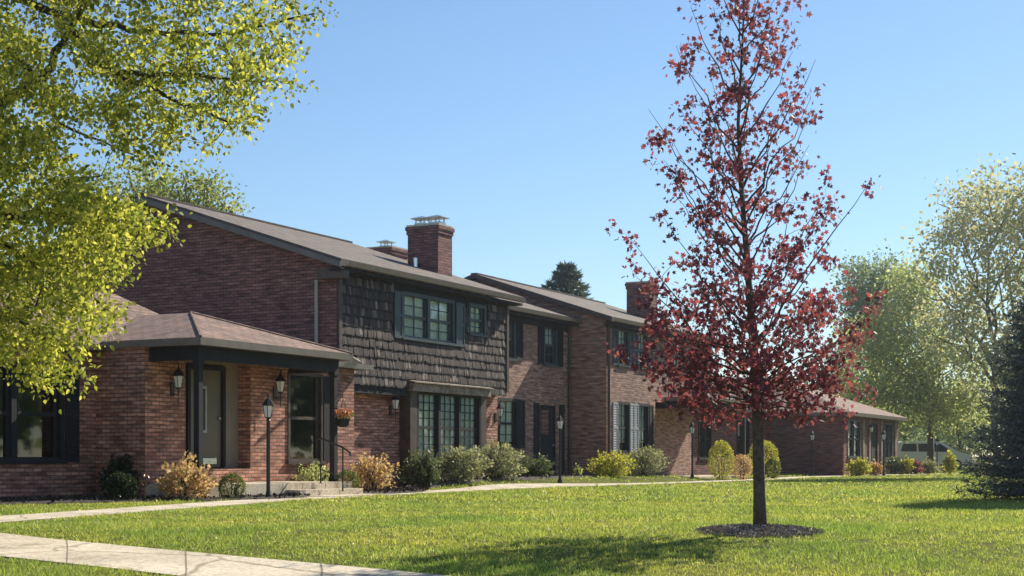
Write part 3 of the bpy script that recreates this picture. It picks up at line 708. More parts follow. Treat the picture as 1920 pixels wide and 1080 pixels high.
# wood shakes, course by course
def shakes():
    rr = random.Random(11); m = H1.mb(); z = 2.56; row = 0; exp = 0.232
    blocks = [(31.85, 35.6, 3.72, 5.3), (35.78, 36.88, 4.08, 5.3)]
    while z < 5.15:
        s = 29.55 + rr.uniform(0, 0.05)
        while s < 38.0:
            w = min(rr.uniform(0.05, 0.135), 38.02 - s); zb = z + rr.uniform(-0.012, 0.012) - (0.04 if rr.random() < 0.015 else 0) + (0.04 if rr.random() < 0.02 else 0); zt = min(zb + exp * 1.22, 5.2)
            if not any(b[0] < s + w / 2 < b[1] and b[2] < z + 0.08 < b[3] for b in blocks) and w > 0.03:
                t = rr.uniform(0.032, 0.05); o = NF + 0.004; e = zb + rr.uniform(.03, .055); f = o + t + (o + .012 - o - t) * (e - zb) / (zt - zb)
                m.mi = 1; m.prism([(s, o, zb), (s, o + t, zb), (s, f, e), (s, o, e)], (w - 0.006, 0, 0)); m.mi = 0  # lower strip coloured dark as the painted shadow line
                m.prism([(s, o, e + .0005), (s, f, e + .0005), (s, o + 0.012, zt), (s, o, zt)], (w - 0.006, 0, 0))
            s += w
        z += exp; row += 1
    return H1.add('shingle_cladding', m, ['shake', 'shake_butt_shade'])
m = H1.mb(); wall_open(m, 29.45, 38.08, NF, 2.62, 5.19, [win_up[0], win_up[1]], 0.12); H1.add('sheathing', m, 'trim_dark')
shakes()
window(H1, *win_up[0], NF, 'trim_teal', 2, (2, 2), 1.0)
window(H1, *win_up[1], NF, 'trim_teal', 1, (2, 2), 1.0)
shutter(H1, 31.9, 32.3, 3.8, 4.98, NF + .02, 'trim_teal', False); shutter(H1, 35.05, 35.52, 3.8, 4.98, NF + .02, 'trim_teal', False)
chimney(H1, roof1, 36.5, 37.3, -22.1, -21.1, 5.5, 7.38, 'brick_plum', 2)
m = H1.mb(); m.tube([(36.35, -21.75, 6.0), (36.35, -21.75, 6.45)], 0.07, 10); m.build('vent_pipe', 'flashing', roof1)
# bay window under the overhang
NB = -19.72
m = H1.mb(); a, b = bay_s
m.box(a, a + .32, NL + .002, NB, 0.1, 2.62); m.box(b - .3, b, NL + .002, NB, 0.1, 2.62)
m.box(a + .321, b - .301, NL + .002, NB - .03, 0.1, 0.62)
bay = H1.add('bay_frame', m, 'trim_brown')
m = H1.mb(); m.box(a - .06, b + .06, NL, NB + .12, 2.5, 2.70); m.prism([(a - .1, NL, 2.78), (a - .1, NB + .2, 2.705), (a - .1, NB + .2, 2.735), (a - .1, NL, 2.84)], (b - a + .2, 0, 0)); m.build('hood', 'wood_weathered', bay)
window(H1, a + .42, b - .36, 0.7, 2.46, NB - .03, 'trim_dark', 3, (3, 4), 1.0, True, True, 0.045, 'glass', 0.1)

# --- entrance wing with hipped porch
NW, NWL = -19.2, -20.43
H0 = House('brick_house', 'single-storey brick entrance wing with brown hipped porch roof and posts', 14.0, NW)
m = H0.mb()
door_s = (23.76, 24.79); dn = NW - 0.35
win_l = (17.6, 21.15, 0.75, 2.45); win_r = (26.72, 27.95, 0.72, 2.62)
wall_open(m, 22.08, 29.3, NW, -0.1, 2.95, [(23.25, 25.36, 0.56, 2.78), win_r], 0.35)
wall_open(m, 12.0, 22.08, NWL, -0.1, 2.93, [win_l], 0.14)
m.poly([(22.08, NW, -.1), (22.08, NWL, -.1), (22.08, NWL, 2.95), (22.08, NW, 2.95)]); m.poly([(29.3, NW, -.1), (29.3, NL, -.1), (29.3, NL, 2.95), (29.3, NW, 2.95)])
H0.add('wall', m, 'brick_red')
# porch: soldier course, sidelight panels, door
m = H0.mb(); m.box(23.251, 23.66, dn - .05, dn + .03, .57, 2.779); m.box(24.89, 25.359, dn - .05, dn + .03, .57, 2.779); m.box(23.66, 24.89, dn - .05, dn + .03, 2.70, 2.779); H0.add('side_panel', m, 'trim_beige')
d = panel_door(H0, *door_s, 0.6, 2.58, dn + .06, 'door_paint', (24.02, 24.28, 1.35, 2.2), 'trim_dark')
m = H0.mb(); m.box(24.0, 24.04, dn + .03, dn + .05, 1.3, 2.25); m.box(24.26, 24.3, dn + .03, dn + .05, 1.3, 2.25); m.box(24.04, 24.26, dn + .03, dn + .05, 2.2, 2.25); m.box(24.04, 24.26, dn + .03, dn + .05, 1.3, 1.35); m.build('light_frame', 'trim_pale', d)
m = H0.mb(); m.box(23.9, 24.6, dn + .03, dn + .06, .66, .78); m.build('kick_plate', 'flashing', d)
window(H0, *win_r, NW, 'trim_brown', 1, None, 0.0, True, True, 0.06, 'glass_dark', 0.05)
window(H0, *win_l, NWL, 'trim_dark', 3, None, 0, True, True, 0.07, 'glass_dark', 0.06)
m = H0.mb(); m.box(28.02, 28.3, NW + .003, NW + .035, 0.72, 2.62); H0.add('shutter', m, 'trim_dark'); 
shutter(H0, 21.24, 21.6, .7, 2.5, NWL, 'trim_dark')
ZP = 3.03; PL, PR, PF = 22.0, 27.07, -17.8; AP = (24.53, -20.1, 3.80)
def hip_porch(h, s0, s1, nf, nb, ze, ap, zb, mat, post_n, th=0.14, posts=(0, 1), fascia='gutter_tan'):
    """Porch roof: ridge runs back from the apex to nb, hipped to the front."""
    m = h.mb(); L, R = (s0, nf, ze), (s1, nf, ze); bl, br = (s0, nb, ze), (s1, nb, ze); rb = (ap[0], nb - 1.45, ap[2])
    m.poly([L, R, ap]); m.poly([bl, L, ap, rb]); m.poly([R, br, rb, ap])
    for a, b in ((L, ap), (R, ap)):
        a, b = Vector(a), Vector(b); q = []
        m.tube([tuple(a + Vector((0, 0, .01))), tuple(b + Vector((0, 0, .005)))], 0.03, 5)
    m.mi = 1
    for a, b in ((L, R), (bl, L), (R, br)): m.poly([a, b, (b[0], b[1], b[2] - th), (a[0], a[1], a[2] - th)])
    m.poly([(s0, nf, ze - th), (s1, nf, ze - th), (s1, nb, ze - th), (s0, nb, ze - th)])
    r = h.add('porch_roof', m, [mat, fascia])
    k = h.mb(); i = 0.2
    k.box(s0 + i, s1 - i, nf - i - .16, nf - i, ze - th - .26, ze - th - .002); k.box(s0 + i, s0 + i + .16, nb - 1.0, nf - i - .161, ze - th - .26, ze - th - .002); k.box(s1 - i - .16, s1 - i, nb + .6, nf - i - .161, ze - th - .26, ze - th - .002)
    h.add('porch_beam', k, 'trim_dark')
    for s in [(s0 + i + .08, s1 - i - .08)[q] for q in posts]:
        p = h.mb(); n = nf - i - .08
        p.box(s - .062, s + .062, n - .062, n + .062, zb, ze - th - .261); p.box(s - .08, s + .08, n - .08, n + .08, zb, zb + .1); p.box(s - .08, s + .08, n - .08, n + .08, ze - th - .33, ze - th - .262)
        h.add('porch_post', p, 'trim_dark')
    return r
hip_porch(H0, PL, PR, PF, -20.2, ZP, AP, 0.28, 'roof_brown', 0)
m = H0.mb(); zr = 4.33; se, ne, nr, nbk = 27.0, -20.2, -22.4, -24.6
m.poly([(11.5, ne, 2.97), (se, ne, 2.97), (se - 2.2, nr, zr), (11.5, nr, zr)]); m.poly([(11.5, nr, zr), (se - 2.2, nr, zr), (se, nbk, 2.97), (11.5, nbk, 2.97)]); m.poly([(se, ne, 2.97), (se, nbk, 2.97), (se - 2.2, nr, zr)])
m.poly([(27.0, -19.0, 2.96), (29.6, -19.0, 2.96), (29.38, -24.6, 3.2), (27.0, -24.6, 3.2)])
m.mi = 1; m.poly([(11.5, ne, 2.83), (se, ne, 2.83), (se, nbk, 2.83), (11.5, nbk, 2.83)]); m.poly([(11.5, ne, 2.83), (22, ne, 2.83), (22, ne, 2.97), (11.5, ne, 2.97)])
m.poly([(27.0, -19.0, 2.84), (29.6, -19.0, 2.84), (29.4, -20.0, 2.84), (27.0, -20.0, 2.84)])
H0.add('roof', m, ['roof_brown', 'soffit'])
gutter(H0, 27.1, 29.65, -19.0, 2.85, 'gutter_pale'); gutter(H0, 12, 21.9, -20.2, 2.85, 'gutter_tan')
m = H0.mb(); m.tube([(29.0, -18.86, 3.0), (28.6, -18.8, 3.08), (28.2, -18.55, 3.16)], 0.035, 8); H0.add('downspout', m, 'gutter_pale')
m = H0.mb(); m.box(22.1, 27.0, NW + .002, -17.75, -.1, .28); m.box(24.6, 26.9, -17.749, -17.4, -.1, .14); H0.add('porch_slab', m, 'concrete')

# --- recessed house
N2 = -21.1
H2 = House('brick_house', 'recessed two-storey brown brick house between the shingled and the gabled house', 38.1, N2)
m = H2.mb(); lw = (40.2, 41.35, 1.15, 2.55); uw1 = (40.15, 41.2, 3.86, 5.06); uw2 = (43.35, 44.2, 3.84, 5.08); dr = (43.0, 44.3, .15, 2.55)
wall_open(m, 38.1, 45.3, N2, -.1, 5.3, [lw, uw1, uw2, (43.05, 44.15, .2, 2.5)], .14); H2.add('wall', m, 'brick_brown')
roof2 = gable_roof(H2, 38.2, 45.28, -20.75, -26.2, -31.6, EZ, EZ + PITCH * 5.45, .16)
gutter(H2, 38.2, 45.25, -20.745, EZ - .15, 'gutter_tan')
m = H2.mb(); m.box(38.2, 45.27, N2 + .002, -20.76, 5.18, 5.24); m.box(38.2, 45.2, N2 + .003, N2 + .05, 5.0, 5.179); H2.add('soffit', m, 'trim_dark')
window(H2, *lw, N2, 'trim_dark', 1, (2, 2), .9); window(H2, *uw1, N2, 'trim_teal', 1, (2, 2), .5); window(H2, *uw2, N2, 'trim_teal', 1, (2, 2), .5)
for a, b, c, e in ((41.43, 41.88, 1.1, 2.6), (39.65, 40.1, 1.1, 2.6), (41.3, 41.75, 3.82, 5.06), (42.85, 43.25, 3.8, 5.06), (44.3, 44.7, 3.8, 5.06), (44.42, 44.8, .2, 2.55), (42.55, 42.92, .2, 2.55)): shutter(H2, a, b, c, e, N2, 'trim_dark')
panel_door(H2, 43.06, 44.14, .2, 2.48, N2 - .02, 'trim_dark', (43.25, 43.9, 1.55, 2.35))
chimney(H2, roof2, 44.0, 45.1, -28.4, -27.3, 5.6, 8.1, 'brick_plum', 1)
m = H2.mb(); m.tube([(45.13, N2 + .06, 5.25), (45.13, N2 + .06, .1)], .05, 8); H2.add('downspout', m, 'trim_brown')

# --- gabled house behind the red tree
N3 = -19.8
H3 = House('brick_house', 'two-storey brown brick house with side gable and chimney behind the red maple', 45.3, N3)
m = H3.mb(); rz3 = lambda n: EZ + PITCH * (-19.45 - n)
m.poly([(45.3, N3, -.1), (45.3, N3, rz3(N3) - .17), (45.3, -24.6, rz3(-24.6) - .17), (45.3, -29.4, rz3(N3) - .17), (45.3, -29.4, -.1)])
lw3 = [(46.35, 47.25, 1.0, 2.62), (48.15, 49.0, 1.0, 2.62)]; uw3 = [(46.35, 47.2, 3.95, 5.12), (48.1, 48.95, 3.95, 5.12), (51.5, 52.5, 3.95, 5.12)]
wall_open(m, 45.3, 49.7, N3, -.1, 2.8, lw3, .14); wall_open(m, 45.3, 55.7, N3, 2.8, 5.3, uw3, .14)
N3L = -20.6; wl3 = (53.2, 54.6, .9, 2.5)
wall_open(m, 49.7, 55.7, N3L, -.1, 2.8, [], .14); m.poly([(49.7, N3, -.1), (49.7, N3L, -.1), (49.7, N3L, 2.8), (49.7, N3, 2.8)]); m.poly([(49.7, N3, 2.8), (55.7, N3, 2.8), (55.7, N3L, 2.8), (49.7, N3L, 2.8)])
m.poly([(55.7, N3, 2.8), (55.7, N3, rz3(N3) - .17), (55.7, -24.6, rz3(-24.6) - .17), (55.7, -29.4, 5.3), (55.7, -29.4, 2.8)]); m.poly([(55.7, N3L, -.1), (55.7, -29.4, -.1), (55.7, -29.4, 2.8), (55.7, N3L, 2.8)])
H3.add('wall', m, 'brick_brown')
roof3 = gable_roof(H3, 45.0, 56.0, -19.45, -24.6, -29.75, EZ, rz3(-24.6), .16)
gutter(H3, 45.1, 55.9, -19.445, EZ - .15, 'gutter_tan')
m = H3.mb(); m.box(45.1, 55.9, N3 + .002, -19.46, 5.18, 5.24); m.box(45.35, 55.6, N3 + .003, N3 + .05, 5.14, 5.179); H3.add('soffit', m, 'trim_dark')
for w in uw3: window(H3, *w, N3, 'trim_teal', 1, (2, 2), .5)
for w in lw3: window(H3, *w, N3, 'trim_dark', 1, (2, 2), .8)
for a, b in ((45.86, 46.26), (47.28, 47.62), (47.66, 48.0), (49.03, 49.4)): shutter(H3, a, b, 3.9, 5.13, N3, 'trim_teal')
for a, b, mt in ((45.86, 46.26, 'trim_pale'), (47.33, 47.7, 'trim_pale'), (47.74, 48.06, 'trim_pale'), (49.08, 49.45, 'trim_dark')): shutter(H3, a, b, .95, 2.66, N3, mt)
chimney(H3, roof3, 52.9, 53.7, -22.25, -21.3, 5.6, 7.5, 'brick_plum', 0)
m = H3.mb(); m.tube([(45.42, N3 + .06, 5.2), (45.42, N3 + .06, .1)], .05, 8); H3.add('downspout', m, 'trim_brown')
hip_porch(H3, 50.5, 56.5, -18.4, -20.7, 3.0, (53.5, -21.0, 3.9), 0.12, 'roof_grey', 0, posts=(1,))
m = H3.mb(); m.box(50.6, 56.4, N3L + .11, -18.5, -.1, .12); H3.add('porch_slab', m, 'concrete')

# --- link wing and far house
H5 = House('brick_house', 'low brick wing set back between the gabled house and the far house', 55.7, -20.9)
m = H5.mb(); wl = (57.2, 58.6, .8, 2.4); wall_open(m, 55.7, 66.4, -20.9, -.1, 2.9, [wl, (62.0, 63.6, .8, 2.4)], .14); H5.add('wall', m, 'brick_plum')
m = H5.mb(); m.poly([(55.75, -20.3, 2.9), (66.35, -20.3, 2.9), (66.35, -26, 4.7), (55.75, -26, 4.7)]); m.poly([(55.75, -26, 4.7), (66.35, -26, 4.7), (66.35, -31, 3), (55.75, -31, 3)]); m.mi = 1
m.poly([(55.75, -20.3, 2.9), (66.35, -20.3, 2.9), (66.35, -20.3, 2.72), (55.75, -20.3, 2.72)]); m.poly([(55.75, -20.3, 2.72), (66.35, -20.3, 2.72), (66.35, -20.9, 2.72), (55.75, -20.9, 2.72)]); H5.add('roof', m, ['roof_grey', 'trim_dark'])
window(H5, *wl, -20.9, 'trim_dark', 2, None, .4); window(H5, 62.0, 63.6, .8, 2.4, -20.9, 'trim_dark', 2, None, .4)
N4 = -17.4
H4 = House('brick_house', 'far single-storey brick house with pale hipped roof and upright posts', 66.4, N4)
m = H4.mb(); ops = [(67.1, 69.3, .85, 2.5), (71.6, 72.7, .2, 2.4), (74.4, 75.8, .8, 2.5)]
wall_open(m, 66.4, 77.2, N4, -.1, 2.7, ops, .14); m.poly([(66.4, N4, -.1), (66.4, -28, -.1), (66.4, -28, 2.7), (66.4, N4, 2.7)]); m.poly([(77.2, N4, -.1), (77.2, -28, -.1), (77.2, -28, 2.7), (77.2, N4, 2.7)]); H4.add('wall', m, 'brick_plum')
window(H4, *ops[0], N4, 'trim_teal', 2, (1, 2), .4); window(H4, *ops[2], N4, 'trim_teal', 2, (1, 2), .4)
panel_door(H4, 71.62, 72.68, .2, 2.38, N4, 'trim_dark', None)
for a in (69.75, 70.9, 73.3, 76.3): 
    m = H4.mb(); m.box(a, a + .32, N4 + .003, N4 + .06, .1, 2.6); H4.add('pilaster', m, 'wood_weathered')
m = H4.mb(); s0, s1, nf, ze = 66.0, 77.6, -17.0, 2.86; ap = (71.8, -22.2, 4.82); rb = (71.8, -28.5, 4.82)
m.poly([(s0, nf, ze), (s1, nf, ze), ap]); m.poly([(s0, -28.5, ze), (s0, nf, ze), ap, rb]); m.poly([(s1, nf, ze), (s1, -28.5, ze), rb, ap]); m.mi = 1
for a, b in (((s0, nf), (s1, nf)), ((s0, -28.5), (s0, nf)), ((s1, nf), (s1, -28.5))): m.poly([(*a, ze), (*b, ze), (*b, ze - .16), (*a, ze - .16)])
m.poly([(s0, nf, ze - .16), (s1, nf, ze - .16), (s1, -28.5, ze - .16), (s0, -28.5, ze - .16)]); H4.add('roof', m, ['roof_brown', 'gutter_tan'])

# ------------------------------------------------------------------ lamps
def lamp_head(m_f, m_g, x, y, z, s=1.0):
    m_f.lathe((x, y, z), [(.035 * s, 0), (.06 * s, .02 * s), (.06 * s, .035 * s)], 6)
    m_g.lathe((x, y, z), [(.062 * s, .036 * s), (.105 * s, .25 * s)], 6)
    for k in range(6):
        an = 2 * math.pi * (k + .5) / 6; a = (x + .064 * s * math.cos(an), y + .064 * s * math.sin(an), z + .035 * s); b = (x + .108 * s * math.cos(an), y + .108 * s * math.sin(an), z + .252 * s)
        m_f.tube([a, b], .007 * s, 4)
    m_f.lathe((x, y, z), [(.115 * s, .25 * s), (.13 * s, .265 * s), (.085 * s, .33 * s), (.045 * s, .385 * s), (.018 * s, .41 * s), (.012 * s, .44 * s), (.02 * s, .455 * s), (.004 * s, .50 * s)], 6)
def lamp_post(label, x, y, h, first=None):
    if first:
        r = copy_tree(first); r.location = (x, y, TZ(x, y)); r['label'] = label; r.scale = (1, 1, h / 2.02); return r
    r = empty('lamp_post', (x, y, TZ(x, y))); tag(r, label, 'lamp', 'black lamp posts along the path')
    p = MB(); p.lathe((0, 0, -.1), [(.07, 0), (.07, .16), (.05, .2), (.038, .26), (.034, 1.6), (.045, 1.605), (.03, 1.63)], 12); p.build('post', 'metal_black', r, smooth=False)
    f, g = MB(), MB(); lamp_head(f, g, 0, 0, 1.53); f.build('lantern', 'metal_black', r); g.build('glass', 'lamp_frost', r)
    return r
LP = [(503, 28.6, 2.04, 'black lamp post standing before the brown porch'), (1050, 42.5, 1.98, 'black lamp post before the door of the recessed house'), (1298, 53, 2.03, 'black lamp post left of the red maple trunk, by the gabled house'),
      (1523, 66, 2.0, 'black lamp post just right of the red maple trunk, before a bare brick side wall'), (1657, 66, 2.08, 'black lamp post before the pilasters of the far house'), (1757, 84, 1.98, 'farthest black lamp post, before the silver van')]
l0 = None
for u, Y, h, lab in LP:
    o = lamp_post(lab, (u - 960) / F * Y, Y, h, l0); l0 = l0 or o
def wall_lantern(label, s, n, z, first=None, sc=1.0):
    x, y = XY(s, n)
    if first:
        r = copy_tree(first); r.location = (x, y, z); r['label'] = label; r.scale = (sc,) * 3; return r
    r = empty('wall_lantern', (x, y, z), HEAD); tag(r, label, 'lantern', 'coach lanterns on the house walls')
    b = MB(); b.box(-.05, .05, -.03, -.002, -.13, .13); b.tube([(0, -.03, -.08), (0, -.14, -.12), (0, -.17, -.06), (0, -.17, 0)], .012, 6); b.tube([(0, -.17, -.02), (0, -.17, -.3)], .01, 6); b.build('bracket', 'metal_black', r)
    f, g = MB(), MB(); lamp_head(f, g, 0, -.17, 0, 1.0); f.build('lantern', 'metal_black', r); g.build('glass', 'lamp_frost', r)
    return r
w0 = wall_lantern('black coach lantern on the brick left of the porch door', S_of(322, NW), NW, 2.12)
wall_lantern('black coach lantern on the brick pier right of the porch door', S_of(514, NW), NW, 2.17, w0)
wall_lantern('coach lantern on the brick between porch and bay window', S_of(731, NL), NL, 2.0, w0)
wall_lantern('coach lantern at the brick corner right of the bay window', 37.95, NL, 1.95, w0)
wall_lantern('tiny coach lantern on the front of the far house', S_of(1627, N4), N4, 2.0, w0)

# ------------------------------------------------------------------ porch things
x, y = XY(25.75, -17.5)
r = empty('handrail', (x, y, 0), HEAD); tag(r, 'short black metal handrail beside the porch step', 'handrail')
for (sx, ny, z0, z1) in ((0, .2, .26, 1.18), (0.0, -.35, .1, .98)):
    m = MB(); m.tube([(sx, ny, z0), (sx, ny, z1)], .016, 8); m.lathe((sx, ny, z0), [(.04, 0), (.04, .01)], 8); m.build('rail_post', 'metal_black', r)
m = MB(); m.tube([(0, .32, 1.16), (0, .2, 1.2), (0, -.35, 1.0), (0, -.52, .9), (0, -.54, .82)], .02, 8); m.build('top_rail', 'metal_black', r)
m = MB(); m.tube([(0, .2, .55), (0, -.35, .38)], .012, 6); m.build('lower_rail', 'metal_black', r)
px, py = XY(26.95, -17.95)
r = empty('hanging_basket', (px, py, 1.45)); tag(r, 'hanging basket of orange flowers beside the porch post', 'hanging basket')
m = MB(); m.lathe((0, 0, 0), [(.06, 0), (.13, .04), (.15, .17), (.16, .18)], 14); m.build('basket', 'trim_dark', r, smooth=True)
m = MB()
for k in range(3):
    a = k * 2.09; m.tube([(.15 * math.cos(a), .15 * math.sin(a), .18), (0, 0, .62)], .004, 4)
m.tube([(0, 0, .62), (0, 0, .75), (-.1, .06, .78)], .006, 5); m.build('hanger', 'metal_black', r)
rg = np.random.default_rng(3); q = rg.normal(size=(150, 3)) * np.array([.1, .1, .06]) + np.array([0, 0, .24]); lv = place_leaves(q, .06, LEAF_OVAL, .3, None, rg); soup('leaves', lv, 6, 'leaf_box', r)
q = rg.normal(size=(130, 3)) * np.array([.11, .11, .05]) + np.array([0, 0, .30]); lv = place_leaves(q, .06, LEAF_OVAL, .3, None, rg); soup('blossom', lv, 6, 'petal_orange', r)
px, py = XY(S_of(272, -17.9), -17.9)
r = empty('garden_ornament', (px, py, 0.03)); tag(r, 'small rusty ball ornament on a stake beside the tan shrub', 'ornament')
m = MB(); m.tube([(0, 0, -.05), (0, 0, .26)], .012, 6); m.build('stake', 'copper', r)
m = MB()
for k in range(6):
    a = k * math.pi / 6; m.tube([(.1 * math.cos(t) * math.cos(a), .1 * math.cos(t) * math.sin(a), .36 + .1 * math.sin(t)) for t in np.linspace(0, 2 * math.pi, 17)], .007, 4, cap=False)
m.lathe((0, 0, .26), [(.05, 0), (.03, .02)], 8); m.build('ball', 'copper', r)
# ------------------------------------------------------------------ shrubs along the fronts
def sh(label, u, n, hw, top, mat, nleaf, ls, style='loose', cat='shrub', ratio=1.0, name='shrub', group='shrubs along the house fronts', **k):
    s = S_of(u, n); x, y = XY(s, n); z = TZ(x, y); h = Z_of(top, s, n) - z; r = hw / F * y
    return shrub(name, label, x, y, r, r * ratio, h, mat, nleaf, ls, int(u * 7 + hw), cat, group, style, **k)
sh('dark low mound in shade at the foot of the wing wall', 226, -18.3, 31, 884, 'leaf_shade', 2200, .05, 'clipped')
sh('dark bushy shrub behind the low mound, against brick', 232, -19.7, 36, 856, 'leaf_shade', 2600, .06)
sh('tan orange leaved shrub left of the porch step', 350, -17.75, 50, 860, 'leaf_tan', 1700, .062)
sh('small clipped boxwood ball beside the lamp post before the porch', 435, -17.35, 25, 884, 'leaf_box', 2400, .028, 'clipped', ratio=1)
sh('clipped boxwood ball right of the porch post', 651, -17.9, 25, 879, 'leaf_box', 2400, .028, 'clipped')
sh('tan pink leaved shrub beside the right boxwood ball', 697, -18.35, 40, 851, 'leaf_tan', 1500, .062)
sh('low green shrub on the ground below the porch window', 590, -18.85, 40, 868, 'leaf_olive', 1300, .05)
sh('spiky dark juniper at the left foot of the bay window', 792, -19.0, 38, 846, 'leaf_juniper', 3800, .10, 'spray', name='juniper')
sh('silvery green shrub under the middle of the bay window', 862, -18.95, 46, 836, 'leaf_sage', 3400, .06)
sh('taller silvery green shrub right of the bay window', 932, -19.0, 46, 828, 'leaf_sage', 3600, .06)
sh('low dark yew between silvery shrubs and lamp post', 1001, -19.5, 36, 860, 'leaf_juniper', 3000, .09, 'spray', name='yew')
sh('tiny bright green sprout at the foot of the gabled house', 1083, -19.3, 8, 872, 'leaf_olive', 120, .05, name='sprout')
sh('golden yellow shrub at the corner of the gabled house', 1144, -19.0, 40, 846, 'leaf_gold', 2200, .065)
sh('green shrub beside the golden one, under pale shutters', 1208, -19.1, 38, 836, 'leaf_sage', 2000, .07)
sh('tall rounded yew with yellow top left of the red maple trunk', 1352, -17.7, 24, 820, 'leaf_gold', 3000, .05, 'clipped')
sh('tall rounded yew with yellow top behind the red maple trunk', 1432, -17.7, 28, 818, 'leaf_gold', 3000, .05, 'clipped')
sh('low clipped brown green shrub between the two tall yews', 1391, -17.4, 19, 848, 'leaf_tan', 1600, .045, 'clipped')
sh('low clipped shrub just right of the red maple trunk', 1449, -17.2, 15, 858, 'leaf_box', 1400, .05, 'clipped')
sh('pale yellow shrub at the corner of the far house', 1609, -16.6, 21, 860, 'leaf_gold', 1300, .09)
sh('round buff shrub under the windows of the far house', 1641, -16.5, 12, 866, 'leaf_tan', 800, .08)
sh('dark green shrub behind the far lamp post', 1678, -16.8, 20, 856, 'leaf_juniper', 1000, .09)
sh('small golden shrub at the right end of the far house', 1700, -16.3, 13, 858, 'leaf_gold', 700, .09)
sh('reddish brown shrub past the end of the far house', 1716, -16.0, 11, 862, 'leaf_maple_red', 500, .09)
sh('grey green shrub before the silver van', 1741, -15.6, 17, 860, 'leaf_sage', 800, .09)
sh('small golden shrub at the front of the silver van', 1781, -14.5, 12, 846, 'leaf_gold', 700, .1)

# ------------------------------------------------------------------ red maple
TRX, TRY = 2.657, 16.0
def red_maple():
    root = empty('red_maple', (TRX, TRY, 0)); tag(root, 'slender young maple with dark red leaves on the lawn', 'tree')
    rr = random.Random(21); k = TRY / F
    def loc(u, v, dy=0.0):
        Y = TRY + dy; return Vector(((u - 960) / F * Y - TRX, dy, EYE + (HOR - v) / F * Y))
    lead = [loc(1425, 990), loc(1424, 930), loc(1421, 800), loc(1416, 690), loc(1406, 560), loc(1391, 363), loc(1384, 233), loc(1392, 80), loc(1396, -10), loc(1399, -55)]
    rad = [.078, .066, .061, .052, .037, .026, .019, .011, .007, .004]
    limbs = [(lead, rad)]
    def on_lead(z):
        for a, b in zip(lead[:-1], lead[1:]):
            if a.z <= z <= b.z: return a.lerp(b, (z - a.z) / (b.z - a.z))
        return lead[-1]
    prof = [(1.15, .75), (1.5, 1.25), (1.9, 1.5), (2.4, 1.4), (3.0, 1.25), (3.6, 1.1), (4.2, .98), (4.8, .92), (5.3, .68), (6.0, .42), (6.4, .12)]
    def R(z): return .93 * float(np.interp(z, [p[0] for p in prof], [p[1] for p in prof]))
    ends = []
    for i in range(78):
        z = 1.15 + 5.2 * ((i + rr.random()) / 78) ** 1.25; a = i * 2.399 + rr.uniform(-.4, .4); r = R(z) * rr.uniform(.72, 1.06)
        ends.append((Vector((on_lead(z).x + r * math.cos(a), on_lead(z).y + r * math.sin(a), z)), r))
    for u, v, dy in ((1178, 442, .3), (1634, 335, -.2), (1152, 688, -.4), (1652, 560, .3), (1216, 205, .2), (1295, 12, -.1), (1475, 72, .1), (1522, 203, -.2), (1245, 300, -.3), (1560, 375, .2), (1600, 640, -.5), (1580, 780, .3), (1235, 715, .5)):
        p = loc(u, v, dy); ends.append((p, (p - on_lead(min(p.z, 6.3))).length))
    pts = []; rngl = np.random.default_rng(5)
    for e, r in ends:
        an = math.radians(np.interp(e.z, [1.1, 1.8, 3.0, 5.5], [-8, 18, 48, 60])); zs = max(1.32, e.z - r * math.tan(an)); st = on_lead(min(zs, 6.2))
        q = limb_pts(st, e, -.05 if e.z > 2 else .08, .09, 7, rr); L = (e - st).length; limbs.append((q, taper(.007 + .005 * L, .002, 8)))
        dens = .6 if e.z > 3.3 else .86
        n = max(3, int(L / .17 * dens))
        for j in range(n):
            t = .36 + .67 * (j + rr.random() * .6) / n; i0 = min(6, int(t * 7)); f = t * 7 - i0; b = q[i0].lerp(q[i0 + 1], min(1, f))
            sc = .05 + .17 * (1.15 - t)
            pts.append(tuple(b + Vector((rr.gauss(0, sc), rr.gauss(0, sc), rr.gauss(.02, sc * .8)))))
    for j in range(26):
        z = rr.uniform(2.2, 6.2); b = on_lead(z); pts.append(tuple(b + Vector((rr.gauss(0, .12), rr.gauss(0, .12), rr.gauss(0, .08)))))
    for j in range(105):
        a = rr.uniform(0, 6.28); z = rr.uniform(1.25, 2.5); r = R(z) * math.sqrt(rr.random()) * .95; pts.append((on_lead(z).x + r * math.cos(a), r * math.sin(a), z))
    n = clusters_to_tree(root, limbs, pts, None, .053, 'leaf_maple_red', 'bark', 20, .088, .35, 9, .005, .9, 9, LEAF_MAPLE, .35)
    print('red leaves', n)
red_maple()
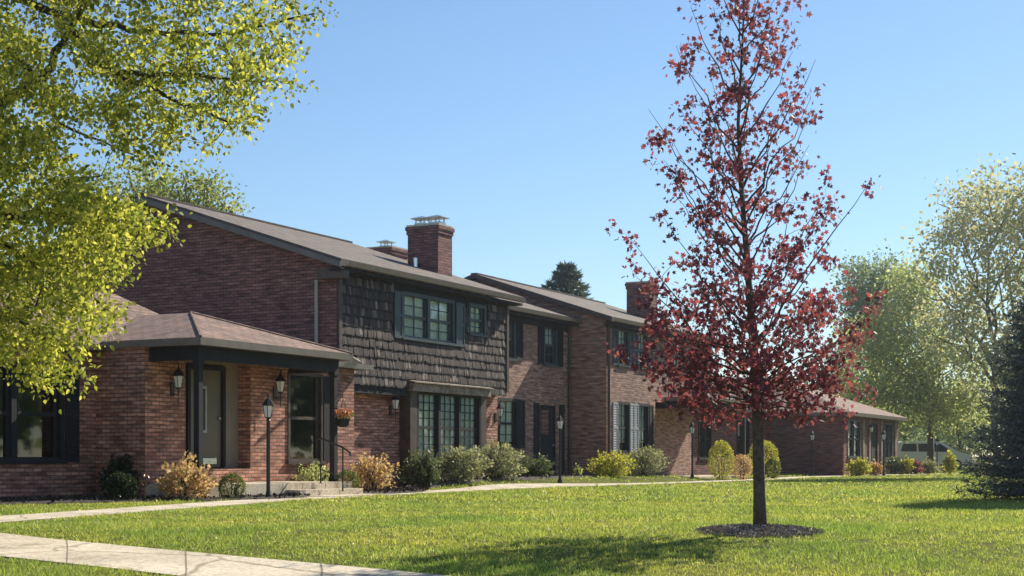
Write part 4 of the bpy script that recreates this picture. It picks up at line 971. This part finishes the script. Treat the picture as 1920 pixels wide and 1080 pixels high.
def mulch_ring():
    root = 'mulch_ring'; V = []; Fs = []; k = 40; rg = np.random.default_rng(8)
    for t, zz in ((1.0, -.01), (.85, .015), (.55, .035), (.2, .052), (.02, .058)):
        for i in range(k):
            a = 2 * math.pi * i / k; r = .6 * t * (1 + .07 * math.sin(3 * a + 1) + .04 * math.sin(7 * a)); V.append((TRX + r * math.cos(a), TRY + r * math.sin(a), zz + TZ(TRX + r * math.cos(a), TRY + r * math.sin(a))))
    for r in range(4):
        for i in range(k): Fs.append((r * k + i, r * k + (i + 1) % k, (r + 1) * k + (i + 1) % k, (r + 1) * k + i))
    n = 2600; a = rg.uniform(0, 6.28, n); r = .68 * np.sqrt(rg.random(n)) ** .9; P = np.stack([TRX + r * np.cos(a), TRY + r * np.sin(a), terrain(TRX + r * np.cos(a), TRY + r * np.sin(a)) + .06 * (1 - (r / .7) ** 1.4) + rg.uniform(0, .02, n)], 1)
    tm = np.array([(-.28, -.5, 0), (.3, -.4, 0), (.22, .5, .1), (-.2, .45, .05)]); lv = place_leaves(P, .036, tm, .5, None, rg); b = len(V)
    me = bpy.data.meshes.new('mulch_ring'); me.from_pydata(V + lv.reshape(-1, 3).tolist(), [], Fs + [(b + 4 * i, b + 4 * i + 1, b + 4 * i + 2, b + 4 * i + 3) for i in range(n)])
    me.materials.append(MATS['mulch_soil']); me.materials.append(MATS['mulch_chip_pale']); me.polygons.foreach_set('material_index', [0] * len(Fs) + [1] * n)
    o = bpy.data.objects.new('mulch_ring', me); COL.objects.link(o); tag(o, 'grey brown mulch mound round the red maple trunk', 'mulch', kind='stuff')
    BEDS.append([(TRX + .52 * math.cos(a), TRY + .52 * math.sin(a)) for a in np.linspace(0, 6.2, 24)])
mulch_ring()

# ------------------------------------------------------------------ leafy tree at the left
def left_tree():
    bx, by = -7.9, 16.3
    root = empty('maple_tree', (bx, by, TZ(bx, by))); tag(root, 'bright yellow-green leafy tree reaching in over the porch', 'tree')
    rr = random.Random(4); rng = np.random.default_rng(4); O = Vector((bx, by, TZ(bx, by)))
    def loc(u, v, Y): return PX(u, v, Y) - O
    fork = Vector((.1, 0, 2.3))
    limbs = [(limb_pts((0, 0, -.2), fork, 0, .03, 5, rr), taper(.26, .2, 6))]
    def limb(pts, r0, r1):
        q = []
        for a, b in zip(pts[:-1], pts[1:]): q += limb_pts(a, b, 0, .08, 5, rr)[:-1]
        q.append(Vector(pts[-1])); limbs.append((q, taper(r0, r1, len(q)))); return q
    up = Vector((.1, 0, 4.5)); limb([fork, up, Vector((.3, .2, 8))], .19, .06)
    j1 = loc(75, 155, 16.0)
    limb([up * .8, loc(-40, 205, 16.1), j1], .10, .055); limb([j1, loc(130, 60, 15.6), loc(190, -60, 15.3)], .05, .02); limb([j1, loc(-10, 60, 16.3), loc(-40, -60, 16.6)], .05, .03)
    limb([loc(-60, -40, 16), loc(105, 25, 15.8), loc(200, 130, 15.6), loc(330, 190, 15.4), loc(430, 230, 15.1)], .06, .01)
    limb([loc(105, 25, 15.8), loc(280, 60, 16.3), loc(450, 60, 16.6), loc(590, 25, 16.8)], .045, .008)
    limb([loc(200, 130, 15.6), loc(330, 140, 14.8), loc(520, 150, 14.5)], .035, .008)
    limb([j1, loc(110, 230, 16.3), loc(250, 290, 16.6)], .035, .008)
    limb([fork, loc(-60, 420, 15.8), loc(60, 400, 15.4), loc(200, 410, 15.2), loc(310, 435, 15)], .09, .008)
    limb([loc(-60, 420, 15.8), loc(70, 500, 16.2), loc(150, 540, 16.4), loc(215, 590, 16.5)], .05, .008)
    limb([fork, loc(-80, 560, 15.6), loc(30, 600, 15.2), loc(110, 640, 14.9), loc(150, 705, 14.8)], .06, .008)
    limb([loc(-80, 560, 15.6), loc(0, 660, 15.4), loc(70, 715, 15.2)], .03, .006)
    limb([loc(60, 400, 15.4), loc(120, 340, 15), loc(190, 330, 14.8)], .025, .006)
    upper = [(-330, -250), (640, -250), (545, -20), (548, 25), (500, 60), (545, 95), (505, 130), (480, 185), (440, 225), (400, 275), (350, 255), (300, 285), (250, 290), (225, 262), (170, 240), (110, 235), (100, 300), (60, 330), (-330, 330)]
    lower = [(-330, 240), (90, 240), (140, 300), (160, 350), (250, 385), (310, 430), (240, 455), (225, 510), (190, 520), (160, 560), (215, 590), (165, 620), (165, 645), (115, 660), (155, 705), (90, 725), (60, 690), (20, 640), (-20, 690), (-330, 650)]
    tips = [(585, 32, 16.8), (560, 40, 16.7), (548, 92, 16), (530, 158, 14.6), (555, 158, 14.5), (478, 208, 15), (455, 232, 15), (400, 272, 15.2), (262, 297, 16.5), (300, 318, 16.6), (310, 436, 15), (285, 425, 15), (240, 480, 15), (222, 520, 16), (215, 592, 16.5), (195, 580, 16.4), (150, 712, 14.8), (75, 728, 15.2), (120, 690, 15), (5, 690, 15.4), (245, 295, 16.6), (178, 270, 16)]
    pts = []
    for poly, n in ((upper, 680), (lower, 520)):
        us = [p[0] for p in poly]; vs = [p[1] for p in poly]; c = 0
        while c < n:
            u = rr.uniform(min(us), max(us)); v = rr.uniform(min(vs), max(vs))
            if in_poly(poly, u, v):
                if poly is upper and 140 < u < 225 and 225 < v < 300: continue
                pts.append(tuple(loc(u, v, rr.uniform(13.9, 17.6)))); c += 1
    n = 150
    for i in range(n):      # the crown goes on out of the frame
        a = rr.uniform(0, 6.28); r = rr.uniform(.5, 3.4); pts.append((r * math.cos(a) - .8, r * math.sin(a) + .4, rr.uniform(3.2, 9)))
    for u, v, Y in tips: pts.append(tuple(loc(u, v, Y)))
    n = clusters_to_tree(root, limbs, pts, None, .054, 'leaf_maple_green', 'bark_dark', 74, .15, .35, 14, .006, .8, 6, LEAF_OVAL, .3)
    print('green leaves', n)
left_tree()

# ------------------------------------------------------------------ trees beyond
def rel(u, v, Y, x, y): p = PX(u, v, Y); return (p.x - x, p.y - y, p.z)
conifer('blue_spruce', 'dark blue-green spruce at the right edge of the lawn', 10.6, 27.5, 5.0, 2.1, 'needle_blue', 'bark_dark', 38, 20, 20, 13, .11, .022, 3, low=.05, shape=.6)
conifer('spruce_tree', 'lone dark spruce rising behind the roofs', PX(1062, 860, 78).x, 78, 10.9, 4.6, 'needle_green', 'bark_dark', 30, 15, 12, 8, .3, .06, 5, low=.8)
x, y = PX(1880, 860, 61).x, 61.5
broad_tree('shade_tree', 'tall airy tree with pale orange-tinged leaves behind the spruce', x, y, 12, [(*rel(1850, 400, 61, x, y), 2.6, 2.6, 1.8), (*rel(1800, 470, 60, x, y), 2.0, 2.3, 1.6), (*rel(1930, 380, 62, x, y), 2.6, 2.6, 1.9), (*rel(1990, 500, 61, x, y), 2.6, 2.8, 2.4), (*rel(1780, 560, 61, x, y), 1.7, 2.0, 1.5), (*rel(1880, 560, 62, x, y), 2.6, 2.6, 2.0), (*rel(1850, 680, 60, x, y), 1.7, 2, 1.3), (*rel(1790, 640, 60, x, y), 1.4, 1.8, 1.2)], 'leaf_orange_tint', 'bark_pale', 520, 26, .5, .17, .2, 31, 'trees beyond the row')
x, y = PX(1745, 860, 88).x, 88
broad_tree('leafy_tree', 'broad yellow-green tree behind the roof of the far house', x, y, 11, [(*rel(1640, 680, 88, x, y), 2.6, 2.6, 3.0), (*rel(1700, 640, 88, x, y), 2.8, 2.6, 3.4), (*rel(1710, 540, 89, x, y), 1.6, 2.2, 1.8), (*rel(1770, 700, 87, x, y), 2.8, 2.6, 2.6), (*rel(1640, 770, 88, x, y), 2.2, 2.4, 1.6), (*rel(1720, 765, 87, x, y), 2.4, 2.4, 1.3), (*rel(1800, 765, 86, x, y), 2.2, 2.2, 1.3)], 'leaf_olive', 'bark', 640, 34, .65, .2, .23, 32, 'trees beyond the row')
x, y = PX(1640, 860, 100).x, 100
broad_tree('poplar_tree', 'dusky green tree behind the red maple, left of the yellow-green one', x, y, 14, [(*rel(1640, 530, 100, x, y), 2.4, 2.6, 1.9), (*rel(1610, 590, 100, x, y), 1.8, 2.6, 2.2), (*rel(1670, 580, 101, x, y), 2.4, 2.6, 2.6), (*rel(1620, 680, 101, x, y), 2.8, 2.6, 3)], 'leaf_dusky', 'bark', 420, 40, .7, .2, .25, 33, 'trees beyond the row')
x, y = PX(300, 860, 52).x, 52
broad_tree('garden_tree', 'light green tree rising behind the first gable', x, y, 12, [(*rel(385, 385, 52, x, y), 1.1, 1.6, 1.0), (*rel(330, 375, 52, x, y), 1.2, 1.8, 1.0), (*rel(240, 350, 52, x, y), 1.4, 1.8, .9), (*rel(290, 420, 53, x, y), 1.6, 1.8, 1.4), (*rel(410, 420, 52, x, y), .7, 1.2, .9)], 'leaf_pale', 'bark_pale', 260, 26, .42, .13, .2, 34, 'trees beyond the row', up=.3)
def backdrop_tree(u, Y, top, hw, mat, seed, label, name='shade_tree'):
    x, y = PX(u, 860, Y).x, Y; h = EYE + (HOR - top) / F * Y; r = hw / F * Y
    broad_tree(name, label, x, y, h, [(-r * .45, 0, h * .72, r * .6, r * .7, h * .26), (r * .4, .3, h * .68, r * .65, r * .7, h * .27), (0, -.4, h * .48, r * .95, r * .9, h * .28), (0, 0, h * .25, r * .8, r * .8, h * .2)], mat, 'bark', 330, 24, r * .2, r * .05, h * .022, seed, 'trees beyond the row')
backdrop_tree(1800, 112, 700, 90, 'leaf_dusky', 41, 'dark bushy tree behind the silver van')
backdrop_tree(1915, 104, 660, 95, 'leaf_olive', 42, 'olive green tree low behind the spruce')
backdrop_tree(1700, 125, 690, 90, 'leaf_dusky', 43, 'dusky tree low behind the far house roof')
backdrop_tree(2020, 112, 640, 100, 'leaf_olive', 44, 'olive green tree outermost behind the spruce')
backdrop_tree(1560, 118, 690, 80, 'leaf_dusky', 45, 'dusky tree just behind the red maple crown')

def woods():
    rng = np.random.default_rng(77); E = []
    for i in range(26):  # row out of frame on the right, added for the window panes to reflect
        x, y = 36 + rng.uniform(0, 26), 22 + i * 3.6; h = rng.uniform(8, 14); E.append((x, y, h * .55, h * .3, h * .3, h * .5))
    for i in range(16):
        x, y = 30 + i * 5 - 25, 140 + rng.uniform(-6, 10); h = rng.uniform(5, 8); E.append((x, y, h * .5, h * .4, h * .3, h * .5))
    P = ellipsoid_points(E, 15000, rng, .3); P[:, 2] = np.maximum(P[:, 2], .3)
    lv = place_leaves(P, .95, LEAF_OVAL, .3, None, rng)
    o = soup('woods', lv, 6, 'leaf_dusky'); tag(o, 'distant wood closing the view beyond the houses, plus unseen trees added for window reflections', 'woods', kind='stuff')
woods()
# ------------------------------------------------------------------ silver van
def van():
    x, y = PX(1738, 860, 92).x, 92.0
    r = empty('minivan', (x, y, TZ(x, y)), math.radians(4)); tag(r, 'silver minivan parked beyond the far house, nose to the right', 'van')
    side = [(-2.45, .35), (-2.5, .8), (-2.38, 1.2), (-2.1, 1.68), (-1.7, 1.76), (.3, 1.77), (.75, 1.7), (1.65, 1.12), (2.3, .98), (2.5, .75), (2.5, .35)]
    m = MB(); W_ = .92
    rings = [(-W_, .86), (-W_ + .1, .97), (0, 1.0), (W_ - .1, .97), (W_, .86)]; k = len(side); V = []
    for yy, sc in rings:
        for (a, b) in side: V.append((a * (0.97 + .03 * sc), yy * (1.0 if b < 1.1 else 1 - .16 * (b - 1.1)), .35 + (b - .35) * (.97 + .03 * sc)))
    m.v = V
    for j in range(len(rings) - 1):
        for i in range(k): i2 = (i + 1) % k; m.f.append((j * k + i, j * k + i2, (j + 1) * k + i2, (j + 1) * k + i)); m.fm.append(0)
    m.f.append(tuple(range(k))); m.f.append(tuple(range((len(rings) - 1) * k, len(rings) * k))); m.fm += [0, 0]
    m.build('body', 'van_paint', r)
    for poly in ([(-1.95, 1.15), (-1.8, 1.6), (-.95, 1.62), (-.95, 1.13)], [(-.85, 1.13), (-.85, 1.62), (.05, 1.62), (.05, 1.12)], [(.15, 1.12), (.15, 1.62), (.55, 1.6), (1.3, 1.12)]):
        for sg in (-1, 1):
            g = MB(); g.prism([(a, sg * (W_ - .14 * (b - 1.05)) * 1.0, b) for a, b in poly], (0, sg * .015, 0)); g.build('side_window', 'car_glass', r)
    g = MB(); g.prism([(.85, -.75, 1.66), (1.6, -.8, 1.17), (1.6, .8, 1.17), (.85, .75, 1.66)], (.02, 0, .03)); g.build('windscreen', 'car_glass', r)
    for wx in (-1.5, 1.55):
        for sg in (-1, 1):
            t = MB(); t.lathe((wx, sg * .84 - .1, .33), [(.2, 0), (.31, .01), (.33, .05), (.33, .15), (.31, .2), (.2, .2)], 20, 'y'); w = t.build('wheel', 'rubber', r)
            t = MB(); t.lathe((wx, sg * .84 - .11, .33), [(.05, -.01), (.2, 0), (.2, .22), (.05, .23)], 14, 'y'); t.build('rim', 'metal_galv', w)
    for sg in (-1, 1):
        t = MB(); t.box(2.2, 2.47, sg * .7 - .14, sg * .7 + .14, .72, .9); t.build('headlight', 'lamp_frost', r)
    t = MB(); t.box(-2.48, 2.49, -.9, .9, .28, .36); t.build('sill', 'rubber', r)
van()

# ------------------------------------------------------------------ grass
def grass():
    rng = np.random.default_rng(99); V = []
    bands = [(8.8, 13, 3300, .034, .0072), (13, 18, 2100, .034, .009), (18, 26, 950, .038, .013), (26, 40, 250, .05, .024), (40, 62, 85, .055, .036), (62, 100, 22, .06, .06)]
    polys = [(np.array(p), min(q[0] for q in p), max(q[0] for q in p), min(q[1] for q in p), max(q[1] for q in p)) for p in PATH_POLYS + BEDS]
    for y0, y1, dens, hh, ww in bands:
        x1 = .40 * y1; n = int((y1 - y0) * 2 * x1 * dens)
        nt = max(1, n // 9); tx = rng.uniform(-x1, x1, nt); ty = rng.uniform(y0, y1, nt); ti = rng.integers(0, nt, n); th = rng.uniform(.7, 1.3, nt)[ti]
        X = tx[ti] + rng.normal(0, .026 + ww * .9, n); Y = ty[ti] + rng.normal(0, .026 + ww * .9, n); keep = np.abs(X) < .40 * Y
        s = SA * X + CA * Y; nn = CA * X - SA * Y
        lim = np.where(s < 22, -20.4, np.where(s < 29.5, -17.6, np.where(s < 38.1, -19.7, np.where(s < 45.3, -21.0, np.where(s < 50, -19.7, np.where(s < 57, -18.4, np.where(s < 66.4, -20.8, np.where(s < 77.3, -17.3, -60))))))))
        keep &= nn > lim
        for p, xa, xb, ya, yb in polys:
            idx = np.nonzero(keep & (X > xa) & (X < xb) & (Y > ya) & (Y < yb))[0]
            if len(idx) == 0: continue
            px, py = X[idx], Y[idx]; ins = np.zeros(len(idx), bool); j = len(p) - 1
            for i in range(len(p)):
                xi, yi = p[i]; xj, yj = p[j]
                if yi != yj: ins ^= ((yi > py) != (yj > py)) & (px < (xj - xi) * (py - yi) / (yj - yi) + xi)
                j = i
            keep[idx[ins]] = False
        X, Y, th = X[keep], Y[keep], th[keep]; n = len(X); Z = terrain(X, Y)
        patch = .8 + .35 * np.sin(X * 1.7 + 1.3 * np.sin(Y * .9)) * np.sin(Y * 1.3 + np.sin(X * 1.1)) + rng.normal(0, .12, n)
        h = hh * th * np.clip(patch, .5, 1.5) * rng.uniform(.6, 1.3, n); a = rng.uniform(0, 2 * math.pi, n); w = ww * rng.uniform(.7, 1.3, n)
        ln = rng.normal(0, .55, (n, 2)) * h[:, None]; dx, dy = np.cos(a) * w / 2, np.sin(a) * w / 2
        v = np.empty((n, 3, 3)); v[:, 0] = np.stack([X - dx, Y - dy, Z - .005], 1); v[:, 1] = np.stack([X + dx, Y + dy, Z - .005], 1); v[:, 2] = np.stack([X + ln[:, 0], Y + ln[:, 1], Z + h], 1)
        V.append(v)
    V = np.concatenate(V); print('grass blades', len(V))
    o = soup('grass', V, 3, 'grass_blade'); tag(o, 'short mown grass covering the lawn', 'grass', kind='stuff')
    n = 110; Y = rng.uniform(14, 45, n); X = rng.uniform(-.3, .34, n) * Y; nn = CA * X - SA * Y; k = nn > -15.8; X, Y = X[k], Y[k]
    P = np.repeat(np.stack([X, Y, terrain(X, Y) + .06], 1), 5, 0) + rng.normal(0, .008, (len(X) * 5, 3)); lv = place_leaves(P, .028, LEAF_OVAL, .6, None, rng)
    o = soup('dandelions', lv, 6, 'petal_yellow'); tag(o, 'scattered tiny yellow dandelion heads in the lawn', 'flowers', kind='stuff')
grass()

# ------------------------------------------------------------------ thin volume added to imitate the veil of sun glare
def glare_haze():
    m = MB(); m.box(-120, 190, -30, 175, -1.2, 19.5)
    me = bpy.data.meshes.new('glare_haze'); me.from_pydata(m.v, [], m.f)
    t = bpy.data.materials.new('glare_air'); t.use_nodes = True; nt = t.node_tree; nt.nodes.remove(nt.nodes['Principled BSDF'])
    pv = nt.nodes.new('ShaderNodeVolumePrincipled'); pv.inputs['Color'].default_value = (0.93, 0.95, 1.0, 1); pv.inputs['Density'].default_value = 0.0006; pv.inputs['Anisotropy'].default_value = 0.84
    nt.links.new(pv.outputs[0], nt.nodes['Material Output'].inputs['Volume']); me.materials.append(t)
    o = bpy.data.objects.new('glare_haze', me); COL.objects.link(o); tag(o, 'thin scattering volume added to imitate the veil of sun glare', 'glare_haze', kind='stuff')
glare_haze()
SC.cycles.volume_bounces = 0
